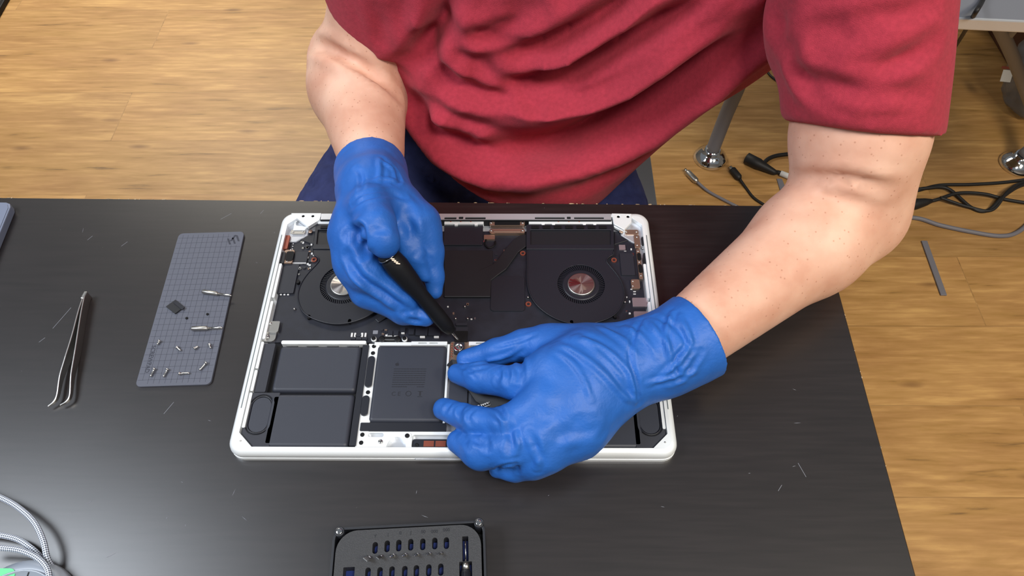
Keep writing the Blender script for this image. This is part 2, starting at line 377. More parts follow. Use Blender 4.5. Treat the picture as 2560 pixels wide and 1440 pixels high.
def relax(V, Fc, it=2, k=.5):
    e = np.concatenate([Fc[:, [0, 1]], Fc[:, [1, 2]], Fc[:, [2, 3]], Fc[:, [3, 0]]]); e = np.concatenate([e, e[:, ::-1]])
    for _ in range(it):
        sm = np.zeros_like(V); ct = np.bincount(e[:, 0], minlength=len(V))
        for a in range(3): sm[:, a] = np.bincount(e[:, 0], weights=V[e[:, 1], a], minlength=len(V))
        V = V+(sm/np.maximum(ct, 1)[:, None]-V)*k
    return V
def vnormals(V, Fc):
    n = np.cross(V[Fc[:, 2]]-V[Fc[:, 0]], V[Fc[:, 3]]-V[Fc[:, 1]]); N = np.zeros_like(V)
    for k in range(4):
        for a in range(3): N[:, a] += np.bincount(Fc[:, k], weights=n[:, a], minlength=len(V))
    return N/np.maximum(np.linalg.norm(N, axis=1), 1e-12)[:, None]
def seg_dist(V, pts):
    best = np.full(len(V), 9e9)
    for a, b in zip(pts[:-1], pts[1:]):
        a = np.array(a); b = np.array(b); d = b-a; t = np.clip((V-a)@d/max(d@d, 1e-12), 0, 1)
        best = np.minimum(best, np.linalg.norm(V-(a+t[:, None]*d), axis=1))
    return best
def folds(V, Fc, lines):
    """lines: (photo polyline, width, depth, side ridges); each is dropped on the real surface first, then pressed in along its normals"""
    bvh = BVHTree.FromPolygons([tuple(v) for v in V], [tuple(f) for f in Fc]); N = vnormals(V, Fc); D = np.zeros(len(V))
    for ln in lines:
        pl, w, dep = ln[:3]; rid = ln[3] if len(ln) > 3 else .5; P = []
        for p in spline([(*q, 0) for q in pl], 6):
            h = bvh.ray_cast(Vector(CAMLOC), ray(p.x, p.y))
            if h[0] is not None: P.append(tuple(h[0]))
        if len(P) < 2: continue
        lo = np.array(P).min(0)-4*w; hi = np.array(P).max(0)+4*w; s = np.all((V > lo) & (V < hi), axis=1)
        if not s.any(): continue
        Q = V[s]; d = seg_dist(Q, P); L = np.array(P); e = np.minimum(np.linalg.norm(Q-L[0], axis=1), np.linalg.norm(Q-L[-1], axis=1))
        tap = np.clip(e/(4*w), .15, 1)
        D[s] += dep*tap*(-np.exp(-(d/w)**2)+rid*np.exp(-((d-2.0*w)/w)**2))
    return V+N*D[:, None]
def mesh_obj(name, V, Fc, m, parent, origin=None):
    me = bpy.data.meshes.new(name); me.from_pydata([tuple(v) for v in V], [], [tuple(int(i) for i in f) for f in Fc]); me.update()
    return link(name, me, m, parent, origin, smooth=True)
def noise3(V, sc, amp):
    return np.array([noise.noise(Vector(v)*sc) for v in V])*amp
# ================================================================ setting: floor
f = MB().prism([(-4, -2.2), (4.5, -2.2), (4.5, 6), (-4, 6)], -.76, -.74).build('floor', 'floor'); tag(f, kind='structure')
for nm, bx in (('wall_back', (-4.1, 4.6, 6.0, 6.1)), ('wall_left', (-4.1, -4.0, -2.2, 6.0)), ('wall_right', (4.5, 4.6, -2.2, 6.0)), ('wall_front', (-4.1, 4.6, -2.3, -2.2))):
    tag(MB().box(*bx, -.76, 1.96).build(nm, 'wall'), kind='structure')
for nm, bx in (('baseboard_back', (-4, 4.5, 5.985, 6.0)), ('baseboard_left', (-4.0, -3.985, -2.2, 5.98)), ('baseboard_right', (4.485, 4.5, -2.2, 5.98))):
    tag(MB().box(*bx, -.74, -.64).build(nm, 'grey'), kind='structure')

# ================================================================ work table
tb = empty('work_table', (-.33, -.2, -.74), 'black-brown laminate work table with chipped edges, under the opened laptop', 'table')
TX = [(.3492, .1435), (-1.05, .1618), (-1.05, -.62), (.3315, -.62)]
MB().prism(TX, -.032, 0).build('tabletop', 'table', tb, bev=.0008, seg=1)
for x, y in ((.29, .08), (-.98, .1), (-.98, -.56), (.28, -.56)):
    MB().box(x-.022, x+.022, y-.022, y+.022, -.74, -.032).build('leg', 'table', tb, bev=.001)
MB().box(-.955, .265, -.57, -.55, -.09, -.033).box(-.99, -.97, -.54, .08, -.09, -.033).build('apron', 'table', tb)
c = MB()   # places where the foil has chipped off the edge
def chip(x, y, lx, ly):
    n = 6; P = [(x+lx*math.cos(2*math.pi*i/n)*random.uniform(.5, 1), y+ly*math.sin(2*math.pi*i/n)*random.uniform(.4, 1)) for i in range(n)]
    c.prism(P, -.0004, .00012)
for i in range(95):
    t = random.random(); x = -1.0+t*1.34; y = .1435+(.3492-x)*.0131
    chip(x, y-.0002, random.choice((.0006, .001, .0018, .003)), random.uniform(.0003, .0011))
for i in range(16):
    y = random.uniform(-.25, .13); x = .3492-(.1435-y)*.0232
    chip(x-.0003, y, .0005, random.choice((.0006, .0015)))
tag(c.build('edge_chip', 'chipwood', tb), 'pale bare chipboard where the foil broke away', kind='stuff')
d = MB()
for i in range(34):
    p = at(random.uniform(30, 2150), random.uniform(530, 1430), 0); a = random.random()*3.1; l = random.choice((.0006, .001, .0016, .003)); w = .00012
    if p.x > .33: continue
    u = Vector((math.cos(a)*l, math.sin(a)*l, 0)); v = Vector((-math.sin(a)*w, math.cos(a)*w, 0))
    d.prism([tuple((p-u)[:2]), tuple((p-u*.2-v*1.5)[:2]), tuple((p+u)[:2]), tuple((p+u*.1+v*1.5)[:2])], 0, .00012)
for (px, py, a, l) in ((565, 541, .7, .006), (655, 530, 1.1, .0025), (311, 610, .9, .0035), (225, 595, 1, .003), (155, 795, 1.2, .012), (422, 1020, 1.1, .006), (1950, 1220, .9, .003), (105, 850, .9, .003), (2005, 1175, 1.9, .006), (810, 840, .9, .004)):
    p = at(px, py, 0); u = Vector((math.cos(a)*l, math.sin(a)*l, 0)); v = Vector((-math.sin(a), math.cos(a), 0))*.00018
    d.prism([tuple((p-u-v)[:2]), tuple((p+u-v)[:2]), tuple((p+u+v)[:2]), tuple((p-u+v)[:2])], 0, .00012)
tag(d.build('table_lint', 'grey'), 'specks of pale lint and scratches scattered on the dark tabletop', 'dust', kind='stuff')

# ================================================================ laptop
lap = empty('laptop', (0, 0, 0), 'upside-down silver laptop with its bottom cover off, fans and batteries showing', 'laptop')
HX, HY, ZT = .17785, .12405, .0140
def L(px, py, z=.0115): p = at(px, py, z); return (p.x, p.y)
def LB(a, b, z=.0115):
    p, q = L(*a, z), L(*b, z); return min(p[0], q[0]), max(p[0], q[0]), min(p[1], q[1]), max(p[1], q[1])
MB().prism(rrect(-HX, HX, -HY, HY, .012, 8), 0, .0042).build('display_lid', 'silver', lap, bev=.001)
# chassis ring with rounded shoulder
bm = MB(); prof = [(.0012, .0047), (.0002, .0062), (0, .0082), (.0004, .0105), (.0016, .0126), (.0036, .0137), (.0052, .0140)]
prev = None
for off, z in prof:
    P = rrect(-HX+off, HX-off, -HY+off, HY-off, .012-off*.8, 8); ring = [bm.bm.verts.new((x, y, z)) for x, y in P]
    if prev:
        for i in range(len(P)): f = bm.bm.faces.new([prev[i], prev[(i+1) % len(P)], ring[(i+1) % len(P)], ring[i]]); f.smooth = True
    prev = ring
outer = rrect(-HX+.0052, HX-.0052, -HY+.0052, HY-.0052, .012-.0042, 8)
IX, IYB, IYF = .1703, .1176, -.1182
inner = [(-IX, .108), (-.160, IYB), (.160, IYB), (IX, .108), (IX, -.1062), (.158, IYF), (-.158, IYF), (-IX, -.1062)]
bm2 = MB(); bm2.prism(outer, .005, ZT, [inner]); bm2.build('base_rim', 'silver', lap, bev=.0004, seg=1)
bm.build('base_shoulder', 'silver', lap)
MB().prism(rrect(-IX-.001, IX+.001, IYF-.001, IYB+.001, .008), .0046, .0060).build('palm_rest_floor', 'silver_dark', lap)
# inner ledge steps down both sides
for s in (-1, 1):
    x1, x0 = s*(IX-.0005), s*(IX-.0030)
    b_ = MB()
    for y0, y1 in ((-.1015, -.0705), (-.0690, -.0495), (-.0480, -.022), (-.019, .020), (.024, .062)):
        b_.prism(rrect(min(x0, x1), max(x0, x1), y0, y1, .0008, 3), .006, .0128)
    b_.build('side_ledge', 'silver', lap, bev=.0003, seg=1)
    MB().box(min(s*(HX-.0050), s*(HX-.0042)), max(s*(HX-.0050), s*(HX-.0042)), -.085, .095, .0138, .01415).build('rim_groove_shade', 'groove_shade', lap)  # grey strip painting the shade line along the rim
MB().lathe([(0, 0), (.0006, .001), (.0008, .02), (.0008, .04), (.0006, .059), (0, .06)], (-.03, -HY-.0002, .0046), (1, 0, 0), 10).build('notch_highlight', 'silver_dark', lap)  # slim bar added as the highlight on the front notch

# --- logic board
pb = L(700, 575); pb2 = L(690, 851)
board = MB().prism([(-.1660, .1040), (.1660, .1040), (.1660, -.0200), (-.1660, -.0200)], .006, .0082).build('logic_board', 'pcb', lap)
Z1 = .0082
def sub(name, a, b, h, m, par=None, r=.0003, bev=None, z=Z1, label=None):
    x0, x1, y0, y1 = LB(a, b, z+h); o = MB().prism(rrect(x0, x1, y0, y1, r, 3), z, z+h).build(name, m, par or board, bev=bev, seg=1)
    if label: tag(o, label)
    return o
# lower shield plates of the board
sub('shield_plate', (1228, 690), (1312, 777), .0012, 'fan', r=.003, bev=.0002)
sub('shield_plate', (682, 660), (733, 733), .0016, 'chip', r=.001, bev=.0002)
sub('chip', (737, 630), (766, 656), .0014, 'chip', bev=.0002); sub('chip', (1549, 633), (1588, 688), .0014, 'chip', bev=.0002)
sub('shield_plate', (1112, 562), (1206, 612), .0020, 'fan', r=.001, bev=.0002)
sub('memory_can', (1580, 744), (1621, 766), .0016, 'lilac', r=.001, bev=.0002, label='pinkish silver can')
sub('memory_can', (1584, 778), (1624, 800), .0016, 'lilac', r=.001, bev=.0002, label='pinkish silver can')
sub('chip', (1547, 612), (1564, 624), .0012, 'lilac', bev=.0001)
for a, b in (((970, 826), (981, 838)), ((984, 826), (995, 838)), ((1002, 818), (1012, 830)), ((1022, 822), (1034, 836)), ((1040, 818), (1068, 838)), ((1072, 818), (1100, 838)), ((1140, 818), (1170, 828))):
    sub('chip', a, b, .0022, 'chip', bev=.0002)
for a, b in (((970, 839), (980, 842)), ((985, 839), (995, 842)), ((1003, 831), (1011, 834)), ((1050, 840), (1062, 844)), ((1085, 840), (1097, 844)), ((878, 832), (881, 842)), ((886, 832), (889, 842)), ((903, 832), (907, 842)), ((912, 832), (915, 842))):
    sub('solder_pad', a, b, .0014, 'white')
for a, b in (((877, 843), (888, 848)), ((891, 842), (903, 849)), ((905, 843), (917, 849)), ((889, 836), (903, 841))): sub('chip', a, b, .0015, 'chip')
sub('code_square', (933, 826), (944, 835), .0001, 'grey')
for px, py in ((726, 571), (741, 571)): pass
gold = [((1562, 574), (1597, 586)), ((1584, 587), (1602, 620)), ((1590, 622), (1608, 697)), ((1577, 698), (1601, 721))]
def dome(par, px, py, r, m, z, h=None):
    x, y = L(px, py, z); h = h or r*.8
    return MB().lathe([(r, 0), (r*.95, h*.4), (r*.6, h*.85), (0, h)], (x, y, z), n=12).build('screw', m, par)
for a, b in gold:
    g = sub('connector_cover', a, b, .0026, 'gold', r=.0015, bev=.0002, label='bronze connector cover')
for px, py in ((1566, 580), (1591, 580), (1592, 593), (1593, 613), (1595, 628), (1598, 655), (1602, 689), (1582, 703), (1582, 715)): dome(board, px, py, .0010, 'steel', .0108)
sub('port_shell', (1592, 632), (1604, 651), .0030, 'deep', r=.002); sub('port_shell', (1595, 660), (1607, 682), .0030, 'deep', r=.002)
for y0, y1, x in ((592, 612, 1603), (632, 660, 1608), (664, 692, 1611)): sub('port', (x, y0), (x+13, y1), .0034, 'black', r=.001, bev=.0003)
for i, (px, py) in enumerate(((1620, 630), (1622, 648), (1626, 664), (1627, 680), (1628, 694))): sub('solder_pad', (px-3, py-4-(i % 2)*3), (px+5, py+4), .004, 'white', r=.001)
for px, py in ((1618, 700), (1624, 699), (1630, 700), (1618, 712), (1629, 712), (1616, 718), (1631, 719), (1605, 589), (1607, 621)): dome(board, px, py, .0007, 'white', .0098)
dome(board, 1626, 724, .0014, 'steel', .0100)
# left cluster
sub('connector_cover', (728, 574), (762, 585), .0028, 'steel_brush', r=.0018, bev=.0002)
dome(board, 733, 580, .0009, 'steel', .011); dome(board, 757, 579, .0009, 'steel', .011)
for i in range(6):
    dome(board, 722.5-i*1.1, 591+i*6.3, .00065, 'white', .0086); dome(board, 736.5-i*1.1, 591+i*6.3, .00065, 'white', .0086)
sub('port', (703, 588), (718, 622), .0032, 'copper', r=.001, bev=.0003, label='dark reddish port shell'); sub('port', (696, 630), (709, 658), .0036, 'black', r=.001, bev=.0003)
sub('port_bracket', (712, 624), (730, 658), .0030, 'gold', r=.002, bev=.0003); sub('port_shell', (717, 628), (731, 652), .0034, 'deep', r=.002)
dome(board, 727, 625, .0009, 'steel', .011); dome(board, 718, 654, .0009, 'steel', .011)
sub('solder_pad', (731, 656), (765, 658.5), .0012, 'white')
rnd = random.Random(3)
n_ = 0
for (cx, cy, dx, dy, k) in ((765, 605, 14, 16, 16), (778, 640, 10, 14, 10), (745, 680, 6, 18, 6), (960, 832, 8, 8, 9), (1135, 780, 55, 22, 12), (1575, 640, 8, 20, 6), (770, 665, 12, 10, 6), (1250, 640, 14, 20, 8), (1210, 600, 6, 12, 5), (1575, 770, 12, 30, 8)):
    for i in range(k):
        px, py = cx+rnd.uniform(-dx, dx), cy+rnd.uniform(-dy, dy); w, h = rnd.uniform(1.2, 3), rnd.uniform(1.2, 3); n_ += 1
        sub('capacitor', (px-w, py-h), (px+w, py+h), .0009, rnd.choice(('white', 'gold', 'steel', 'chip')))
for a, b in (((700, 735), (704, 738)), ((709, 735), (713, 738)), ((718, 735), (722, 738)), ((1560, 592), (1566, 593)), ((1560, 627), (1566, 628)), ((1576, 722), (1584, 724)), ((1583, 728), (1590, 730)), ((1583, 734), (1590, 736))): sub('solder_pad', a, b, .0005, 'white')
for px, py in ((737, 774), (1562, 757), (1139, 798), (1169, 798), (1162, 828-60), (1320, 745)):
    dome(board, px, py, .0013, 'steel', Z1, .0022)
for px, py in ((785, 649), (1535, 650), (1307, 633), (1321, 760)):
    x, y = L(px, py, .0092); MB().prism(circle(x, y, .0026), Z1, .0094, [circle(x, y, .0014)]).build('standoff', 'copper', board)
# left metal clip with two screws
x0, x1, y0, y1 = LB((659, 803), (690, 852), .011)
cl = MB().prism(rrect(x0, x1, (y0+y1)/2-.001, y1, .0012), .0082, .0112).prism(rrect(x0-.001, x1-.0015, y0, (y0+y1)/2+.002, .004), .0078, .0098).build('hinge_clip', 'steel_brush', lap, bev=.0003)
dome(cl, 676, 809, .0014, 'steel', .0112, .0008); dome(cl, 668, 842, .0022, 'steel', .0098, .001)
# antenna / hinge strip at the back
x0, x1, y0, y1 = LB((804, 534), (1528, 549), .0146)
MB().prism([(x0, y0), (x1, y0), (x1, y1), (x0, y1)], .009, .0146, [rrect(*LB(a, b, .0146), .0006, 3) for a, b in (((1111, 543), (1141, 548)), ((1147, 541.5), (1158, 547.5)), ((1163, 543), (1214, 548)), ((1337, 543), (1412, 547.5)), ((1417, 541.5), (1427, 547.5)), ((1435, 543), (1510, 547.5)))]).build('hinge_cover', 'silver_dark', lap)
MB().box(x0, x1, y0-.001, y1, .0060, .0138).build('hinge_recess', 'deep', lap)
def lug(a, b, teeth):
    x0, x1, y0, y1 = LB(a, b, .0125); m = MB().box(x0, x1, y0, y1, .008, .0126)
    for t in teeth:
        q = LB((t-4, b[1]-1), (t+4, b[1]+3), .0125); m.box(q[0], q[1], q[2], q[3], .008, .0124)
    o = m.build('vent_rail', 'silver', lap, bev=.0003, seg=1); return o
lug((1111, 552), (1209, 559), (1140, 1190)); lug((1322, 551), (1530, 559), (1358, 1384, 1461, 1487)); lug((796, 551), (1000, 559), (830, 860, 935))
for px in (1127, 1152, 1177, 1396, 1422, 1448): dome(lap, px, 553.5, .0009, 'copper', .0126, .0005)
# centre display connectors
for py0, py1, mm in ((552, 563, 'deep'), (571, 582, 'gold')):
    x0, x1, y0, y1 = LB((1224, py0), (1312, py1), .0125); cn = MB().prism(rrect(x0, x1, y0, y1, .0018), .0082, .0122).build('display_connector', 'gold', lap, bev=.0003, seg=1)
    if mm == 'deep':
        q = LB((1237, py0), (1300, py1-1), .0128); MB().box(*q, .0122, .0128).build('cable_pad', 'deep', cn)
    else:
        q = LB((1234, 573.5), (1302, 579.5), .0128); MB().box(*q, .0122, .0128).build('cable_pad', 'gold', cn, bev=.0003, seg=1)
    dome(cn, 1228, (py0+py1)/2, .0013, 'steel', .0122); dome(cn, 1307, (py0+py1)/2, .0013, 'steel', .0122)
sub('port_bracket', (1210, 587), (1237, 598), .002, 'gold', r=.0008); MB().tube(spline([(*L(1215, 596), .0095), (*L(1212, 608), .0105), (*L(1222, 618), .0105), (*L(1236, 612), .0105), (*L(1238, 600), .0095)]), .0008, 8).build('antenna_cable', 'deep', board)
# corner hinge brackets
for k, P, hs in ((0, [(728, 533), (803, 533), (799, 549), (770, 567), (748, 550)], ((758, 540), (782, 540))), (1, [(1529, 533), (1579, 534), (1579, 554), (1561, 574), (1535, 560)], ((1546, 541), (1570, 541)))):
    m = MB().prism([L(*p, .0146) for p in P], .011, .0146, [circle(*L(*h, .0146), .0016, 12) for h in hs]); hb = m.build('hinge_bracket', 'silver', lap, bev=.0004, seg=1)
    for h in hs: MB().prism(circle(*L(*h, .0146), .0014, 12), .0120, .0140).build('hole_shade_disc', 'deep', hb)  # black disc set in each hole for the shade inside it
    s = -1 if k == 0 else 1
    w = MB().prism([(s*.1705, .084 if k else .09), (s*.1705, .108), (s*.160, .119), (s*.150, .119), (s*.150, .098), (s*.160, .09)], .006, .0095); w.build('corner_pocket', 'silver_dark', lap, bev=.001)
    arm = [(738, 541), (740, 562), (768, 566), (762, 574), (732, 574)] if k == 0 else [(1533, 556), (1545, 560), (1565, 577), (1558, 577), (1535, 566)]
    MB().prism([L(*p, .0125) for p in arm], .009, .0120).build('hinge_arm', 'silver', lap, bev=.0006)
    for q in (((745, 548), (752, 556), (1593, 543), (1599, 552)) if 0 else (((747, 541), (742, 556)) if k == 0 else ((1594, 545), (1592, 557)))): dome(lap, q[0], q[1], .0014, 'chrome', .0098, .002)
    q0 = (795, 579) if k == 0 else (1553, 579); dome(lap, q0[0]-19 if k == 0 else q0[0], q0[1], .0022, 'gold', .0105, .001)
# --- fans
def fan(mir):
    f = lambda px, py, z=.0118: (lambda p: (-p[0], p[1]) if mir else p)(L(px, py, z))
    cx, cy = L(1439, 703, .0118); R = abs(L(1560, 703, .0118)[0]-cx)
    arc = [(1533, 636), (1521, 643), (1516, 652), (1524, 664), (1543, 687), (1556, 712), (1560, 738), (1553, 764), (1535, 787), (1500, 803), (1458, 811), (1418, 806), (1378, 790), (1344, 764), (1325, 734), (1318, 700), (1318, 660)]
    pts = [L(1318, 622), L(1535, 622)]+[L(p.x, p.y) for p in spline([(*q, 0) for q in arc], 4)]
    # from far left go straight up
    pts = [p for p in pts]; hx, hy = L(1453, 709, .0118)
    if mir: pts = [(-x, y) for x, y in pts]; hx = -hx
    nb = 36; ring_o, ring_i = .0215, .0120
    if mir: hx, hy = L(859, 709, .0118)
    body = MB().prism(pts, .0065, .0112, [circle(hx, hy, ring_o, 48)]).build('fan', 'fan', lap, bev=.0005)
    path = [Vector((x, y, .0113)) for x, y in pts]; MB().tube(path+[path[0]], .0006, 6, capped=False).build('housing_lip', 'fan', body)
    blades = MB()
    for i in range(64):
        a = 2*math.pi*i/64; ca, sa = math.cos(a), math.sin(a); c2, s2 = math.cos(a+.09), math.sin(a+.09)
        P = [(hx+.0168*ca, hy+.0168*sa), (hx+.0213*c2, hy+.0213*s2), (hx+.0213*math.cos(a+.125), hy+.0213*math.sin(a+.125)), (hx+.0168*math.cos(a+.045), hy+.0168*math.sin(a+.045))]
        blades.prism(P, .0075, .0104)
    blades.build('impeller', 'fan', body)
    MB().prism(circle(hx, hy, ring_o-.0002, 40), .0064, .0072).build('fan_floor', 'deep', body)
    MB().lathe([(.0172, .0074), (.0172, .0100), (.0155, .0104), (.0135, .0100), (.0125, .0102)], (hx, hy, 0), n=48).build('impeller_bowl', 'fan', body)
    MB().lathe([(.0128, .0098), (.0122, .0114), (.0116, .0117), (.0112, .0117)], (hx, hy, 0), n=64).build('hub_rim', 'steel_brush', body)
    hb = MB(); rh = random.Random(11); ns_ = 20; top = hb.bm.verts.new((hx, hy, .01195)); lo_ = []   # turned hub: narrow wedges, tilted to mimic the radial sheen of turned metal
    for i in range(ns_):
        for e in (0, 1):
            a = 2*math.pi*(i+e)/ns_; lo_.append(hb.bm.verts.new((hx+.0114*math.cos(a), hy+.0114*math.sin(a), .0117+.00022*math.sin(i*2*math.pi*2/ns_+e*1.9)+rh.uniform(-.00008, .00008))))
    for i in range(ns_): hb.bm.faces.new([top, lo_[2*i], lo_[2*i+1]])
    hb.build('fan_hub', 'hub', body)
    for px, py in (((777-30, 790), (1330, 800)) if 0 else ((1428, 806), (1432, 806))): pass
    # exhaust duct
    fr = [L(1316, 562), L(1534, 562), L(1535, 624), L(1316, 624)]; hole = [L(1326, 576), L(1527, 576), L(1527, 612), L(1326, 612)]
    tip = [L(1536, 575), L(1572, 597), L(1536, 608)]
    if mir: fr, hole, tip = [[(-x, y) for x, y in q] for q in (fr, hole, tip)]
    d = MB().prism(fr, .007, .0122, [hole]).build('exhaust_duct', 'fan', body, bev=.0005)
    x0, x1, y0, y1 = LB((1326, 576), (1527, 612))
    if mir: x0, x1 = -x1, -x0
    MB().box(x0-.001, x1+.001, y0-.001, y1+.001, .007, .0106).build('fin_stack', 'black', d)
    fb = MB()
    for i in range(7):
        xa = x0+(x1-x0)*(i+.1)/7; fb.box(xa, xa+(x1-x0)*.09, y1+.0012, y1+.0045, .0122, .0132); 
    fb.build('duct_rib', 'deep', d)
    MB().prism(tip, .007, .0095).build('duct_wing', 'fan', body, bev=.0004, seg=1)
    return body
fr_ = fan(False); fl_ = fan(True)
q = L(930, 800); MB().prism([L(937, 795), L(966, 781), L(974, 786), L(945, 803)], .0082, .0096).build('fan_foot', 'fan', fl_, bev=.0004)
for par, px, py in ((fl_, 874, 803), (fr_, 1429, 806), (fl_, 772, 792), (fl_, 745, 704), (fr_, 1538, 790)):
    x, y = L(px, py, .0108); MB().prism(rrect(x-.0014, x+.0014, y-.002, y+.002, .0012), .0082, .0112).build('latch', 'deep', par)
# heat pipe and centre heat sink
hp = [(1316, 585), (1300, 588), (1283, 600), (1263, 622), (1247, 645), (1232, 660), (1195, 676), (1110, 678), (1110, 742), (1226, 742), (1228, 700), (1244, 688), (1266, 672), (1282, 650), (1296, 630), (1316, 615)]
hm = MB().prism([L(*p, .0108) for p in hp], .0084, .0108).build('heat_pipe', 'black', lap, bev=.0006)
MB().prism([L(1225, 742, .0108), L(1110, 742, .0108), L(1110, 625, .0108), L(1232, 625, .0108), L(1232, 664, .0108)][::-1], .0082, .0104).build('heat_sink', 'black', lap, bev=.0005)
# --- batteries
bat = []
def cell(x0, x1, y0, y1, r=.003):
    o = pillow('battery_cell', x0, x1, y0, y1, r, .0062, .0120, .0030, 'battery', lap); bat.append(o); return o
a = LB((702, 866), (886, 977), .012); b_ = LB((697, 984), (870, 1118), .012); c_ = LB((948, 862), (1112, 1054), .012)
# true corners from the rectified photo
lx0 = L(700, 870, .012)[0]; lx1 = L(903, 870, .012)[0]
cell(lx0, lx1, L(780, 978, .012)[1], L(780, 864, .012)[1]); cell(lx0+.0012, lx1, L(780, 1117, .012)[1], L(780, 984, .012)[1])
cell(-lx1, -lx0, L(780, 978, .012)[1], L(780, 864, .012)[1]); cell(-lx1, -lx0-.0012, L(780, 1117, .012)[1], L(780, 984, .012)[1])
cx0 = L(943, 870, .012)[0]; cx1 = L(1117, 870, .012)[0]; cy0 = L(1000, 1054, .012)[1]; cy1 = L(1000, 862, .012)[1]
cc = cell(cx0, cx1, cy0, cy1); cell(.0105, -cx0, cy0, cy1)
MB().prism(rrect(-.0050, .0100, cy0, L(1140, 912, .012)[1], .0008), .0062, .0114).build('battery_flap', 'battery', lap, bev=.0005)
MB().box(-.0088, -.0070, cy0-.001, -.0235, .0062, .0116).build('frame_rib', 'silver', lap)
MB().prism(rrect(-.1605, lx1+.006, IYF, -.0155, .001), .0058, .0066).build('cell_gap_backing', 'deep', lap)  # black plate added so the gaps between cells look dark
MB().prism(rrect(-lx1-.006, .1605, IYF, -.0155, .001), .0058, .0066).build('cell_gap_backing', 'deep', lap)
# battery print: logo, rows of small text, marks
def apple_logo(cx, cy, s, z):
    body = []
    for i in range(40):
        t = 2*math.pi*i/40; r = 1+.10*math.cos(2*t)-.16*max(0, math.cos(t-math.pi/2))**12-.10*max(0, math.cos(t+math.pi/2))**10
        body.append([cx+s*.92*r*math.cos(t), cy+s*r*math.sin(t)*(1 if math.sin(t) > 0 else .98)])
    for p in body:   # the bite
        dx, dy = p[0]-(cx+s*1.22), p[1]-(cy+s*.2); d_ = math.hypot(dx, dy)
        if d_ < s*.52: p[0] = cx+s*1.22+dx/d_*s*.52; p[1] = cy+s*.2+dy/d_*s*.52
    leaf = [(cx+s*(.02+.42*u), cy+s*(1.0+.62*u+.2*math.sin(math.pi*u)*sg)) for sg, us in ((1, [k/6 for k in range(7)]), (-1, [1-k/6 for k in range(1, 6)])) for u in us]
    return MB().prism(body, z-.0002, z+.00016).prism(leaf, z-.0002, z+.00016)
lx, ly = L(993, 911, .012); apple_logo(lx, ly, .0016, .012).build('fruit_logo', 'ink', cc)
tx = MB(); rr_ = random.Random(5)
for row in range(9):
    py = 922.5+row*5.55; xa, _ = L(985-row*.7, py, .012); xb, y = L(1066-row*.7, py, .012); x = xa
    while x < xb:
        w = rr_.uniform(.0004, .0022)
        if row == 8 and (.4 < (x-xa)/(xb-xa) < .7): x += .002; continue
        x2 = min(x+w, xb); tx.prism([(x, y-.00028), (x2, y-.00028), (x2, y+.00028), (x, y+.00028)], .0119, .01214); x = x2+.0003
tag(tx.build('fine_print', 'ink', cc), 'rows of tiny dark print')
text_obj('mark', 'C E', .0052, (*L(990, 985, .012), .0120), 0, 'ink', cc)
x, y = L(1021, 984, .012); MB().prism(circle(x, y, .0024, 18), .0119, .01215, [circle(x, y, .0019, 18)]).build('mark', 'ink', cc)
x, y = L(1050, 984, .012); MB().prism([(x-.002, y+.0022), (x+.002, y+.0022), (x+.002, y+.0018), (x+.0006, y+.0018), (x+.0006, y-.002), (x-.0006, y-.002), (x-.0006, y+.0018), (x-.002, y+.0018)], .0119, .01215).box(x-.002, x+.002, y-.003, y-.0026, .0119, .01215).build('mark', 'ink', cc)
